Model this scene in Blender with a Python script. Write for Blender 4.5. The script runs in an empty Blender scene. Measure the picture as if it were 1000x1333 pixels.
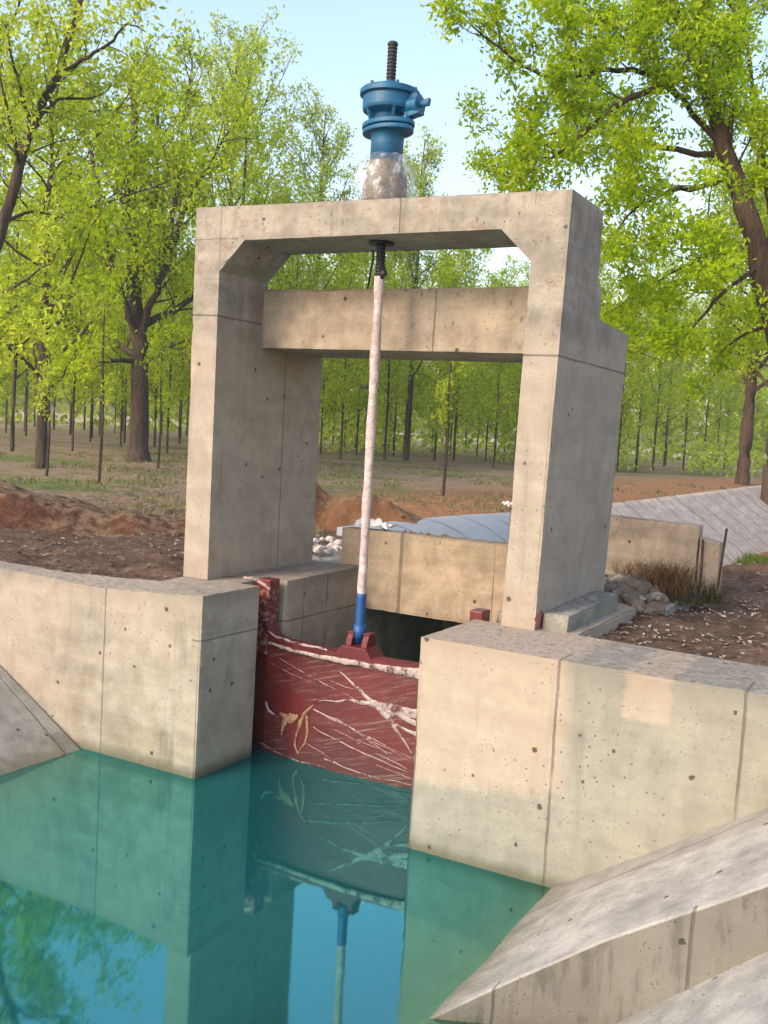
import bpy, bmesh, math, random
import numpy as np
from mathutils import Vector, Matrix, noise as mnoise

SC = bpy.context.scene
COL = SC.collection
PI = math.pi

# ------------------------------------------------------------------ helpers
def tag(o, label=None, cat=None, group=None, kind=None):
    if label: o['label'] = label
    if cat: o['category'] = cat
    if group: o['group'] = group
    if kind: o['kind'] = kind
    return o

def empty(name, loc, label=None, cat=None, group=None):
    o = bpy.data.objects.new(name, None)
    o.empty_display_size = 0.2
    o.location = loc
    COL.objects.link(o)
    return tag(o, label, cat, group)

def link(name, me, mat, parent=None, origin=(0, 0, 0), smooth=False):
    o = bpy.data.objects.new(name, me)
    COL.objects.link(o)
    if mat: me.materials.append(mat)
    if parent is not None: o.parent = parent
    else: o.location = origin
    if smooth:
        me.polygons.foreach_set('use_smooth', [True] * len(me.polygons))
    return o

def bm_obj(name, bm, mat, parent=None, origin=None, smooth=False, bevel=0.0, segs=2, chip=0.0):
    """bm holds WORLD coordinates; the object gets its own origin."""
    if parent is not None: org = Vector(parent.matrix_world.translation) if False else world_loc(parent)
    else: org = Vector(origin if origin is not None else (0, 0, 0))
    bmesh.ops.translate(bm, verts=bm.verts, vec=-org)
    bmesh.ops.recalc_face_normals(bm, faces=bm.faces)
    if chip:
        # worn arrises: cut the sharp edges short and knock their points in a little
        bmesh.ops.inset_individual(bm, faces=bm.faces[:], thickness=.03, use_even_offset=True)
        bm.normal_update()
        sharp = [e for e in bm.edges if len(e.link_faces) == 2 and e.calc_face_angle(0) > .6 and e.calc_length() > .15]
        ed = set()
        for e in sharp:
            n_ = max(1, min(60, int(e.calc_length() / .07)))
            va = e.verts[0]; cur = e
            for i_ in range(n_):
                ne, nv_ = bmesh.utils.edge_split(cur, va, 1.0 / (n_ + 1 - i_))
                ed.add(nv_)
                cur = ne if nv_ in ne.verts and va not in ne.verts else cur
                va = nv_
        bm.normal_update()
        for v in ed:
            p = v.co + org
            k = max(0, mnoise.noise(p * 9.0) * .8 + mnoise.noise(p * 31.0) * .6)
            v.co -= v.normal * chip * (k * k * 2.2 + .12 * abs(mnoise.noise(p * 3)))
        bmesh.ops.triangulate(bm, faces=[f for f in bm.faces if len(f.verts) > 4])
    me = bpy.data.meshes.new(name)
    bm.to_mesh(me); bm.free()
    o = link(name, me, mat, parent, org, smooth)
    if bevel:
        m = o.modifiers.new('bevel', 'BEVEL'); m.width = bevel; m.segments = segs; m.limit_method = 'ANGLE'; m.angle_limit = math.radians(40)
    return o

def world_loc(o):
    v = Vector((0, 0, 0))
    while o is not None:
        v += Vector(o.location); o = o.parent
    return v

def prism(bm, poly, z0, z1):
    """plan polygon [(x,y[,ztop])] extruded in z; z1 used when no ztop"""
    lo = [bm.verts.new((p[0], p[1], z0)) for p in poly]
    hi = [bm.verts.new((p[0], p[1], p[2] if len(p) > 2 else z1)) for p in poly]
    n = len(poly)
    bm.faces.new(hi); bm.faces.new(lo[::-1])
    for i in range(n):
        j = (i + 1) % n
        bm.faces.new((lo[i], lo[j], hi[j], hi[i]))

def prism_dir(bm, poly, a, b):
    """3-D polygon poly (list of points) swept from offset a to offset b"""
    lo = [bm.verts.new(Vector(p) + Vector(a)) for p in poly]
    hi = [bm.verts.new(Vector(p) + Vector(b)) for p in poly]
    n = len(poly)
    bm.faces.new(hi); bm.faces.new(lo[::-1])
    for i in range(n):
        j = (i + 1) % n
        bm.faces.new((lo[i], lo[j], hi[j], hi[i]))

def slab(bm, cells, zlo):
    """top made of quads that share corners, pulled down to zlo as one solid"""
    vm = {}
    def V(p):
        k = (round(p[0], 4), round(p[1], 4))
        if k not in vm: vm[k] = bm.verts.new((p[0], p[1], p[2] if len(p) > 2 else 0.0))
        return vm[k]
    fs = [bm.faces.new([V(p) for p in c]) for c in cells]
    r = bmesh.ops.extrude_face_region(bm, geom=fs)
    nv = [e for e in r['geom'] if isinstance(e, bmesh.types.BMVert)]
    for f in fs:
        if f.is_valid: pass
    for v in vm.values(): v.co.z = zlo

def box(bm, x0, x1, y0, y1, z0, z1):
    prism(bm, [(x0, y0), (x1, y0), (x1, y1), (x0, y1)], z0, z1)

def tube(bm, pts, rad, n=8, cap=True):
    pts = [Vector(p) for p in pts]
    rings = []
    up = Vector((0, 0, 1))
    for i, p in enumerate(pts):
        d = (pts[min(i + 1, len(pts) - 1)] - pts[max(i - 1, 0)]).normalized()
        a = d.cross(up)
        if a.length < 1e-3: a = d.cross(Vector((1, 0, 0)))
        a.normalize(); b = a.cross(d).normalized()
        r = rad[i] if hasattr(rad, '__len__') else rad
        rings.append([bm.verts.new(p + a * r * math.cos(2 * PI * k / n) + b * r * math.sin(2 * PI * k / n)) for k in range(n)])
    for i in range(len(rings) - 1):
        for k in range(n):
            bm.faces.new((rings[i][k], rings[i][(k + 1) % n], rings[i + 1][(k + 1) % n], rings[i + 1][k]))
    if cap and len(rings) > 1:
        bm.faces.new(rings[0][::-1]); bm.faces.new(rings[-1])

def lathe(bm, prof, c, n=36, wob=None):
    rings = []
    for (r, z) in prof:
        ring = []
        for k in range(n):
            a = 2 * PI * k / n
            rr = r * (wob(a, z) if wob else 1)
            ring.append(bm.verts.new((c[0] + rr * math.cos(a), c[1] + rr * math.sin(a), z)))
        rings.append(ring)
    for i in range(len(rings) - 1):
        for k in range(n):
            bm.faces.new((rings[i][k], rings[i][(k + 1) % n], rings[i + 1][(k + 1) % n], rings[i + 1][k]))
    bm.faces.new(rings[0][::-1]); bm.faces.new(rings[-1])

def fbm(x, y, z=0.0, o=4):
    s = 0; a = 1.0; f = 1.0
    for _ in range(o):
        s += a * mnoise.noise(Vector((x * f, y * f, z * f + 7.3 * _))); a *= .5; f *= 2.05
    return s

def sstep(a, b, x):
    t = min(1, max(0, (x - a) / (b - a))); return t * t * (3 - 2 * t)

# ------------------------------------------------------------------ node helpers
class NT:
    def __init__(s, name):
        s.mat = bpy.data.materials.new(name); s.mat.use_nodes = True
        s.t = s.mat.node_tree; s.t.nodes.clear()
        s.out = s.n('ShaderNodeOutputMaterial')
    def n(s, typ, **kw):
        nd = s.t.nodes.new(typ)
        for k, v in kw.items(): setattr(nd, k, v)
        return nd
    def put(s, sock, v):
        if v is None: return
        if isinstance(v, bpy.types.NodeSocket): s.t.links.new(v, sock)
        else: sock.default_value = v
    def m(s, op, a, b=None, c=None, clamp=False):
        nd = s.n('ShaderNodeMath', operation=op); nd.use_clamp = clamp
        for i, v in enumerate((a, b, c)):
            if v is not None: s.put(nd.inputs[i], v)
        return nd.outputs[0]
    def pos(s):
        if not hasattr(s, '_p'): s._p = s.n('ShaderNodeNewGeometry').outputs['Position']
        return s._p
    def obj(s):
        if not hasattr(s, '_o'): s._o = s.n('ShaderNodeTexCoord').outputs['Object']
        return s._o
    def xyz(s):
        if not hasattr(s, '_x'):
            nd = s.n('ShaderNodeSeparateXYZ'); s.put(nd.inputs[0], s.pos()); s._x = nd.outputs
        return s._x
    def noise(s, scale, detail=4, rough=.55, vec=None, scl=None, dist=0):
        v = vec if vec is not None else s.pos()
        if scl is not None:
            mp = s.n('ShaderNodeMapping'); s.put(mp.inputs['Vector'], v); mp.inputs['Scale'].default_value = scl; v = mp.outputs[0]
        nd = s.n('ShaderNodeTexNoise'); s.put(nd.inputs['Vector'], v)
        nd.inputs['Scale'].default_value = scale; nd.inputs['Detail'].default_value = detail; nd.inputs['Roughness'].default_value = rough
        nd.inputs['Distortion'].default_value = dist
        return nd.outputs['Fac']
    def vor(s, scale, vec=None, feat='F1'):
        nd = s.n('ShaderNodeTexVoronoi', feature=feat); s.put(nd.inputs['Vector'], vec if vec is not None else s.pos())
        nd.inputs['Scale'].default_value = scale
        return nd.outputs['Distance']
    def step(s, v, a, b):
        nd = s.n('ShaderNodeMapRange', interpolation_type='SMOOTHSTEP'); s.put(nd.inputs[0], v)
        nd.inputs[1].default_value = a; nd.inputs[2].default_value = b
        return nd.outputs[0]
    def mix(s, f, a, b, typ='MIX'):
        nd = s.n('ShaderNodeMix', data_type='RGBA', blend_type=typ)
        s.put(nd.inputs[0], f)
        for i, v in ((6, a), (7, b)):
            if isinstance(v, tuple) and len(v) == 3: v = v + (1,)
            s.put(nd.inputs[i], v)
        return nd.outputs[2]
    def bump(s, h, strength=.4, dist=.02, prev=None):
        nd = s.n('ShaderNodeBump'); s.put(nd.inputs['Height'], h)
        nd.inputs['Strength'].default_value = strength; nd.inputs['Distance'].default_value = dist
        if prev is not None: s.put(nd.inputs['Normal'], prev)
        return nd.outputs[0]
    def bsdf(s, col, rough=.8, normal=None, spec=.3, metal=0, alpha=None):
        nd = s.n('ShaderNodeBsdfPrincipled')
        if isinstance(col, tuple) and len(col) == 3: col = col + (1,)
        s.put(nd.inputs['Base Color'], col); s.put(nd.inputs['Roughness'], rough)
        nd.inputs['Specular IOR Level'].default_value = spec; nd.inputs['Metallic'].default_value = metal
        if normal is not None: s.put(nd.inputs['Normal'], normal)
        if alpha is not None: s.put(nd.inputs['Alpha'], alpha)
        return nd.outputs[0]
    def done(s, sh):
        s.t.links.new(sh, s.out.inputs['Surface']); return s.mat

def concrete(name, tan=(.43, .345, .262), grey=(.33, .305, .262), joints=(), bias=.5, dirt_top=None, seed=0.0, extra=None, crumbs=0.0, streak=.45):
    """joints: (axis, value, slope_axis, slope, lo_axis, lo, hi, width)"""
    tan = tuple(c * k for c, k in zip(tan, (.90, .95, .99))); grey = tuple(c * k for c, k in zip(grey, (1.06, 1.07, 1.06)))
    t = NT(name)
    off = t.n('ShaderNodeVectorMath', operation='ADD'); t.put(off.inputs[0], t.pos()); off.inputs[1].default_value = (seed, seed * 1.7, seed * .6)
    P = off.outputs[0]
    X = t.xyz()
    n1 = t.noise(.9, 5, .6, P, dist=.4)
    n2 = t.noise(5.0, 6, .62, P)
    n3 = t.noise(46.0, 3, .6, P)
    f = t.step(t.m('ADD', n1, t.m('MULTIPLY', n2, .5)), .50 + bias * .25 - .12, .72 + bias * .25 - .12)
    col = t.mix(f, tan, grey)
    # broad cloudy blotches of laitance
    lait = t.step(t.noise(2.3, 5, .65, P, scl=(1, 1, .7), dist=1.0), .55, .72)
    col = t.mix(t.m('MULTIPLY', lait, .38), col, (.40, .365, .305))
    # runs of dirt
    st = t.step(t.noise(3.2, 4, .6, P, scl=(2.4, 2.4, .22)), .56, .74)
    col = t.mix(t.m('MULTIPLY', st, streak), col, (.13, .115, .09))
    sp = t.step(t.noise(14, 4, .7, P), .60, .72)
    col = t.mix(t.m('MULTIPLY', sp, .5), col, (.14, .12, .095))
    col = t.mix(t.m('MULTIPLY', n3, .3), col, (.13, .115, .09))
    tone = t.m('ADD', t.m('MULTIPLY', n2, .7), t.m('MULTIPLY', t.noise(1.7, 6, .7, P, scl=(1, 1, .8), dist=.8), .6))
    tone = t.m('ADD', .68, t.m('MULTIPLY', t.step(tone, .46, .84), .42))
    tone = t.m('MULTIPLY', tone, t.m('ADD', .86, t.m('MULTIPLY', t.step(t.noise(1.0, 4, .6, P, scl=(.35, .35, 5.5), dist=.3), .36, .62), .16)))
    gb = t.n('ShaderNodeCombineXYZ')
    for q in range(3): t.put(gb.inputs[q], tone)
    col = t.mix(1.0, col, gb.outputs[0], 'MULTIPLY')
    bl = t.n('ShaderNodeMapping'); t.put(bl.inputs['Vector'], P); bl.inputs['Scale'].default_value = (1, 1, .45)
    blot = t.m('SUBTRACT', 1.0, t.step(t.m('ADD', t.vor(8.5, bl.outputs[0]), t.m('MULTIPLY', t.m('SUBTRACT', n3, .5), .25)), .05, .16))
    col = t.mix(t.m('MULTIPLY', t.m('MULTIPLY', blot, t.step(n1, .45, .62)), .65), col, (.085, .07, .05))
    if dirt_top is not None:      # weathered band under a top edge
        z0, w = dirt_top
        d = t.m('ADD', X[2], t.m('MULTIPLY', t.m('SUBTRACT', n2, .5), w * 1.6))
        d = t.m('ADD', d, t.m('MULTIPLY', t.m('SUBTRACT', n1, .5), w * 1.2))
        col = t.mix(t.m('MULTIPLY', t.step(d, z0 - w, z0), .7), col, (.13, .115, .09))
    if extra: col = extra(t, col, X, n1, n2)
    # tie holes and air holes
    h1 = t.m('SUBTRACT', 1.0, t.step(t.m('ADD', t.vor(3.7, P), t.m('MULTIPLY', t.m('SUBTRACT', n3, .5), .10)), .055, .09))
    h2 = t.m('MULTIPLY', t.m('SUBTRACT', 1.0, t.step(t.vor(15.0, P), .075, .13)), t.step(n1, .42, .6))
    h2 = t.m('ADD', h2, t.m('MULTIPLY', t.m('SUBTRACT', 1.0, t.step(t.vor(37.0, P), .10, .20)), t.step(n2, .5, .62)), clamp=True)
    hole = t.m('MAXIMUM', h1, t.m('MULTIPLY', h2, .8))
    col = t.mix(t.m('MULTIPLY', hole, .86), col, (.045, .038, .03))
    jm = None
    wob = t.m('MULTIPLY', t.m('SUBTRACT', t.noise(3.0, 4, .6, P), .5), .022)
    brk = t.step(t.noise(2.2, 3, .5, P), .32, .5)
    for (ax, val, sax, sl, lax, lo, hi, w) in joints:
        v = t.m('ADD', X[ax], wob)
        if sl: v = t.m('SUBTRACT', v, t.m('MULTIPLY', X[sax], sl))
        d = t.m('ABSOLUTE', t.m('SUBTRACT', v, val))
        k = t.m('SUBTRACT', 1.0, t.step(d, w * .35, w))
        if lo is not None:
            k = t.m('MULTIPLY', k, t.m('MULTIPLY', t.m('GREATER_THAN', X[lax], lo), t.m('LESS_THAN', X[lax], hi)))
        jm = k if jm is None else t.m('MAXIMUM', jm, k)
    if jm is not None:
        col = t.mix(t.m('MULTIPLY', t.m('MULTIPLY', jm, t.m('ADD', .2, t.m('MULTIPLY', brk, .8))), .62), col, (.07, .06, .048))
    hgt = t.m('ADD', t.m('MULTIPLY', n2, .5), t.m('MULTIPLY', n3, .25))
    hgt = t.m('SUBTRACT', hgt, t.m('MULTIPLY', hole, .9))
    if jm is not None: hgt = t.m('SUBTRACT', hgt, t.m('MULTIPLY', jm, .6))
    if crumbs:
        cr = t.step(t.noise(24, 5, .7, P), .5, .68)
        up = t.n('ShaderNodeSeparateXYZ'); t.put(up.inputs[0], t.n('ShaderNodeNewGeometry').outputs['Normal'])
        upm = t.step(up.outputs[2], .6, .9)
        col = t.mix(t.m('MULTIPLY', t.m('MULTIPLY', cr, upm), crumbs), col, (.14, .11, .08))
        dust = t.step(t.noise(9, 5, .7, P), .48, .62)
        col = t.mix(t.m('MULTIPLY', t.m('MULTIPLY', dust, upm), crumbs * .6), col, (.36, .34, .30))
        hgt = t.m('ADD', hgt, t.m('MULTIPLY', t.m('MULTIPLY', cr, upm), .8))
    nb = t.bump(hgt, .55, .02)
    return t.done(t.bsdf(col, .88, nb, .25))

# ------------------------------------------------------------------ camera, world, sun
cam = bpy.data.cameras.new('camera'); co = bpy.data.objects.new('camera', cam); COL.objects.link(co)
yaw, pitch, roll, fpx = 0.503529881, -0.0813657266, 0.0582536022, 1325.67076
fw = Vector((-math.sin(yaw) * math.cos(pitch), math.cos(yaw) * math.cos(pitch), math.sin(pitch)))
r0 = Vector((math.cos(yaw), math.sin(yaw), 0)); u0 = r0.cross(fw)
rt = r0 * math.cos(roll) + u0 * math.sin(roll); up = rt.cross(fw)
M = Matrix((rt, up, -fw)).transposed().to_4x4()
M.translation = Vector((6.687531, -7.96959866, 1.6))
co.matrix_world = M
cam.sensor_fit = 'VERTICAL'; cam.sensor_height = 36.0; cam.lens = 36.0 * fpx / 1333.0
cam.clip_start = .05; cam.clip_end = 3000
SC.camera = co

w = bpy.data.worlds.new('World'); SC.world = w; w.use_nodes = True
nt = w.node_tree; nt.nodes.clear()
sky = nt.nodes.new('ShaderNodeTexSky'); sky.sky_type = 'NISHITA'; sky.sun_disc = False
SUN_EL = math.radians(34); SUN_AZ = math.radians(199)   # azimuth of the sun, clockwise from +Y
sky.sun_elevation = SUN_EL; sky.sun_rotation = SUN_AZ
sky.air_density = 1.6; sky.dust_density = 3.0; sky.ozone_density = 3.5; sky.altitude = 50
bg = nt.nodes.new('ShaderNodeBackground'); bg.inputs[1].default_value = .15
wo = nt.nodes.new('ShaderNodeOutputWorld')
thin = nt.nodes.new('ShaderNodeMix'); thin.data_type = 'RGBA'; thin.blend_type = 'MULTIPLY'; thin.inputs[0].default_value = 1.0
thin.inputs[7].default_value = (1.03, .92, .92, 1)      # thin milky spring haze takes the green out of the sky
nt.links.new(sky.outputs[0], thin.inputs[6]); nt.links.new(thin.outputs[2], bg.inputs[0]); nt.links.new(bg.outputs[0], wo.inputs[0])
sl = bpy.data.lights.new('sun', 'SUN'); sl.energy = .98; sl.angle = math.radians(11); sl.color = (1, .88, .70)
so = bpy.data.objects.new('sun', sl); COL.objects.link(so)
sd = Vector((math.sin(SUN_AZ) * math.cos(SUN_EL), math.cos(SUN_AZ) * math.cos(SUN_EL), math.sin(SUN_EL)))
so.rotation_euler = sd.to_track_quat('Z', 'Y').to_euler(); so.location = (0, -20, 30)
SC.view_settings.view_transform = 'Standard'; SC.view_settings.look = 'None'
SC.view_settings.exposure = 1.36; SC.view_settings.gamma = 1

# ------------------------------------------------------------------ ground
LS, RS = .55, .66           # upstream side slopes
def lin_l(x): return -1.7 + (-.5 - x) * LS
def lin_r(x): return -1.7 + (x - 4.4) * RS
LCX, RCX = -1.0, 4.15        # downstream bank crests

def gh(x, y):
    near = math.exp(-((x - 2) ** 2 + (y - 3) ** 2) / 900.0)
    h = .10 * fbm(x * .35, y * .35) * (.4 + .6 * near) - .06
    h += .06 * fbm(x * 1.7, y * 1.7, 3.1, 4) * near + .04 * fbm(x * 5, y * 5, 9.0, 3) * near
    h += .9 * fbm(x * .012, y * .012, 5) * sstep(45, 120, math.hypot(x, y))
    # keep the soil just under wall tops
    if -1.2 < y < 2.4 and -7 < x < 9: h = min(h, -.015 + .02 * fbm(x * 5, y * 5))
    # cuts
    if y < -.62:
        c = max(lin_l(x), lin_r(x), -3.2) - 1.0
        h = min(h, c)
    elif y < 2.25:
        if .45 < x < 3.75: h = -3.2
    elif y < 4.6:
        if .72 < x < 3.42: h = -3.25
        elif -.35 < x < 4.3: h = min(h, -.10)
    else:
        c = max(-(x - LCX) * .72, (x - RCX) * .8, -2.6) - .14
        if LCX - .1 < x < RCX - .12: h = min(h, c)
    return h

def axis(lo_f, hi_f, step, far, g=1.13):
    a = list(np.arange(lo_f, hi_f + 1e-6, step)); s = step
    v = hi_f
    while v < far: s = min(s * g, 14); v += s; a.append(v)
    s = step; v = lo_f
    while v > -far: s = min(s * g, 14); v -= s; a.insert(0, v)
    return a
xs = axis(-7.5, 8.5, .1, 420); ys = axis(-3.5, 13.0, .1, 420)
gv = [(x, y, gh(x, y)) for y in ys for x in xs]
nx = len(xs)
gf = [(j * nx + i, j * nx + i + 1, (j + 1) * nx + i + 1, (j + 1) * nx + i) for j in range(len(ys) - 1) for i in range(nx - 1)]
me = bpy.data.meshes.new('ground'); me.from_pydata(gv, [], gf)

t = NT('soil and dry grass')
X = t.xyz()
n_a = t.noise(.22, 5, .6); n_b = t.noise(1.5, 6, .65); n_c = t.noise(9, 5, .7); n_d = t.noise(40, 4, .7)
n_s = t.noise(1.0, 5, .7, scl=(1.2, 3.2, 1))
brown = t.mix(t.step(n_b, .35, .65), (.075, .046, .030), (.135, .085, .056))
brown = t.mix(t.step(n_c, .5, .7), brown, (.20, .14, .095))
orange = t.mix(t.step(n_c, .35, .65), (.22, .095, .042), (.33, .165, .075))
straw = t.mix(t.step(n_c, .38, .62), (.17, .12, .075), (.29, .215, .14))
green = t.mix(t.step(n_c, .4, .6), (.075, .11, .026), (.145, .175, .05))
dist = t.n('ShaderNodeVectorMath', operation='LENGTH'); 
sh = t.n('ShaderNodeVectorMath', operation='SUBTRACT'); t.put(sh.inputs[0], t.pos()); sh.inputs[1].default_value = (2, 1, 0); t.put(dist.inputs[0], sh.outputs[0]); D = dist.outputs['Value']
farm = t.step(t.m('ADD', D, t.m('MULTIPLY', t.m('SUBTRACT', n_b, .5), 6)), 6.5, 11)
field = t.mix(t.step(t.m('ADD', n_a, t.m('MULTIPLY', t.m('SUBTRACT', n_b, .5), .55)), .47, .62), straw, green)
litter = t.step(n_s, .50, .66)
field = t.mix(t.m('MULTIPLY', litter, .75), field, (.19, .115, .08))
col = t.mix(farm, brown, field)
# orange spoil along the crest of the far bank
om = t.m('MULTIPLY', t.step(X[0], -9, -3), t.m('MULTIPLY', t.step(X[1], 5, 9), t.m('SUBTRACT', 1.0, t.step(X[1], 40, 62))))
om = t.m('MULTIPLY', om, t.step(t.m('ADD', n_b, t.m('MULTIPLY', n_a, .4)), .48, .62))
col = t.mix(t.m('MULTIPLY', om, .85), col, orange)
# pale dry field far away
pf = t.step(D, 62, 95)
col = t.mix(pf, col, t.mix(t.step(n_a, .4, .6), (.44, .345, .22), (.30, .25, .13)))
chips = t.step(n_d, .60, .70)
col = t.mix(t.m('MULTIPLY', chips, .4), col, (.33, .26, .19))
dark = t.step(t.noise(5, 5, .7), .56, .72)
col = t.mix(t.m('MULTIPLY', dark, .45), col, (.055, .038, .026))
nb = t.bump(t.m('ADD', t.m('MULTIPLY', n_c, .6), t.m('MULTIPLY', n_d, .35)), .9, .06)
GROUND = t.done(t.bsdf(col, .95, nb, .1))
g = link('ground', me, GROUND, smooth=True); tag(g, kind='structure')

# spoil mounds --------------------------------------------------------------
def mound_mat(name, a, b, c):
    t = NT(name)
    n1 = t.noise(1.6, 5, .65); n2 = t.noise(7, 6, .7); n3 = t.noise(34, 4, .7)
    col = t.mix(t.step(n1, .38, .62), a, b)
    col = t.mix(t.m('MULTIPLY', t.step(n2, .5, .66), .7), col, c)
    col = t.mix(t.m('MULTIPLY', t.step(t.vor(3.2), .0, .28), -1.0), col, col) if False else col
    hole = t.m('SUBTRACT', 1.0, t.step(t.m('ADD', t.vor(2.7), t.m('MULTIPLY', n2, .2)), .14, .24))
    col = t.mix(t.m('MULTIPLY', hole, .8), col, (.035, .018, .012))
    # dry grass hanging over the top of the cut
    up = t.n('ShaderNodeSeparateXYZ'); t.put(up.inputs[0], t.n('ShaderNodeNewGeometry').outputs['Normal'])
    top = t.m('MULTIPLY', t.step(up.outputs[2], .72, .92), t.step(n2, .42, .55))
    col = t.mix(t.m('MULTIPLY', top, .7), col, (.25, .19, .115))
    col = t.mix(t.m('MULTIPLY', t.step(n3, .6, .7), .35), col, (.42, .30, .20))
    nb = t.bump(t.m('ADD', n2, t.m('MULTIPLY', n3, .4)), 1.0, .09)
    return t.done(t.bsdf(col, .96, nb, .08))

def mound(name, mat, cx, cy, ang, L, W, H, seed, steep, label, cat, fall=0.0):
    ca, sa = math.cos(ang), math.sin(ang)
    bm = bmesh.new(); nu, nv = 110, 60
    grid = []
    for j in range(nv + 1):
        row = []
        for i in range(nu + 1):
            u = -1 + 2 * i / nu; v = -1 + 2 * j / nv
            x = cx + ca * u * L - sa * v * W; y = cy + sa * u * L + ca * v * W
            e = max(0, 1 - u * u * (1 + .3 * math.sin(3 * u + seed)))
            # steep cut face on the -v side, gentle behind
            vv = v + .18 * fbm(u * 2.2 + seed, seed)
            prof = sstep(-1.0 + steep * .55, -.35 + steep * .1, vv) * (1 - sstep(.0, .98, vv))
            h = H * (1 - fall * (u * .5 + .5)) * (e ** .7) * prof * (1 + .35 * fbm(u * 2.4 + seed, v * 1.2, 2))
            n = (.13 * fbm(x * 1.3, y * 1.3, seed, 3) + .03 * fbm(x * 7, y * 7, seed, 3)) * min(1, h * 3)
            row.append(bm.verts.new((x, y, max(-.2, h + n - .10))))
        grid.append(row)
    for j in range(nv):
        for i in range(nu):
            bm.faces.new((grid[j][i], grid[j][i + 1], grid[j + 1][i + 1], grid[j + 1][i]))
    return tag(bm_obj(name, bm, mat, origin=(cx, cy, 0), smooth=True), label, cat)
RED = mound_mat('red clay spoil', (.085, .040, .026), (.135, .060, .034), (.19, .092, .052))
ORG = mound_mat('orange clay spoil', (.17, .085, .042), (.235, .118, .056), (.22, .14, .08))
mound('soil_mound', RED, -5.1, 1.9, math.radians(40), 3.4, 1.5, .80, 1.3, .3, 'dark red heap of dug earth with a steep crumbly face, behind the left concrete wall', 'earth mound', .62)
mound('soil_mound', ORG, -2.3, 6.3, math.radians(28), 2.0, 1.1, .60, 6.1, .1, 'smaller orange heap of loose earth seen through the gate frame behind the breast wall', 'earth mound')

# carve the culvert through the sheet (see gh): between the breast wall and the downstream slope
# ------------------------------------------------------------------ concrete works
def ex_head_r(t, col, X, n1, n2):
    # sunlit upper left part and small lit patch painted as warm tone, shaded rest greyer
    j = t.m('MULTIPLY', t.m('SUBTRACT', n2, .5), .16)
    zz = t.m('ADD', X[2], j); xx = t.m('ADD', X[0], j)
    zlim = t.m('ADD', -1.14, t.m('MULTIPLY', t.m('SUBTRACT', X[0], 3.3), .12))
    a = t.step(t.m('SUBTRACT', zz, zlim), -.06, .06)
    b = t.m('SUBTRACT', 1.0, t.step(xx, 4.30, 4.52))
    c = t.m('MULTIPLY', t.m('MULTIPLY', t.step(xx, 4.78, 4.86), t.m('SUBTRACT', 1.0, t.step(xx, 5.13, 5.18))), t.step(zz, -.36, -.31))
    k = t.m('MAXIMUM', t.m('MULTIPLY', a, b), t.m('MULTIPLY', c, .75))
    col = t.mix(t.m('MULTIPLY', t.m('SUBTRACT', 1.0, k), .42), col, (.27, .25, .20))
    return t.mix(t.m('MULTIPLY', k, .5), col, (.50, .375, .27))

def ex_water(t, col, X, n1, n2):
    d = t.m('ADD', X[2], t.m('MULTIPLY', t.m('SUBTRACT', n2, .5), .06))
    k = t.m('SUBTRACT', 1.0, t.step(d, -1.69, -1.57))
    return t.mix(t.m('MULTIPLY', k, .8), col, (.10, .095, .055))
def ex_left(t, col, X, n1, n2):
    col = t.mix(t.m('MULTIPLY', t.step(n1, .40, .60), .4), col, (.47, .37, .27))
    return ex_water(t, col, X, n1, n2)
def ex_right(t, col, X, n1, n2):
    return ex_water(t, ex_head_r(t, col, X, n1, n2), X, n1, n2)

def ex_frame(t, col, X, n1, n2):
    # lower pillars are cleaner and warmer, the head of the frame is more weathered
    k = t.step(t.m('ADD', X[2], t.m('MULTIPLY', t.m('SUBTRACT', n1, .5), 1.2)), 2.2, 2.75)
    w = t.m('MULTIPLY', t.m('SUBTRACT', 1.0, k), .35)
    col = t.mix(w, col, (.45, .365, .275))
    rs = t.m('MULTIPLY', t.step(t.noise(6.5, 5, .7), .52, .62), k)
    return t.mix(t.m('MULTIPLY', rs, .55), col, (.24, .165, .11))

HJ = 2.605
FRAME = concrete('frame concrete', tan=(.42, .325, .235), grey=(.345, .300, .245), bias=.62, seed=3.1, extra=ex_frame, crumbs=.5, joints=[
    (2, HJ, 1, 0, 0, -1, .9, .012), (2, HJ, 1, 0, 0, 3.842, 3.9, .016), (2, 2.27, 1, 0, 0, 3.4, 3.847, .012), (2, 3.34, 1, 0, 0, -.05, .52, .010),
    (1, 1.20, 1, 0, 0, -.1, .4, .012), (1, 1.10, 1, 0, 0, 3.84, 3.9, .012), (0, 2.285, 0, 0, 1, -.05, .01, .009)])
HEADL = concrete('left headwall concrete', tan=(.47, .365, .26), grey=(.36, .32, .26), bias=.75, dirt_top=(0.04, .26), seed=11.0, extra=ex_left, crumbs=.65,
                 joints=[(0, -.27, 0, 0, 1, -1.2, -.6, .012), (2, -.42, 0, 0, 0, .80, .92, .010), (1, .90, 0, 0, 0, .7, .92, .012), (1, 1.35, 0, 0, 0, .7, .92, .014)])
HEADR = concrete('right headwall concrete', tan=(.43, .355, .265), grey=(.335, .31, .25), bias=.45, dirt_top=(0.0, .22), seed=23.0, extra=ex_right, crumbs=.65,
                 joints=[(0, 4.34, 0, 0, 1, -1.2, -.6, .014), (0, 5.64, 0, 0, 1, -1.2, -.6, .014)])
BREAST = concrete('breast wall concrete', tan=(.52, .375, .245), grey=(.45, .345, .24), bias=.8, dirt_top=(.47, .05), seed=31.0, crumbs=.65, streak=.25,
                  joints=[(0, 1.42, 0, 0, 1, 1.9, 2.1, .03), (0, 2.55, 0, 0, 1, 1.9, 2.1, .008)])

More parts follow.
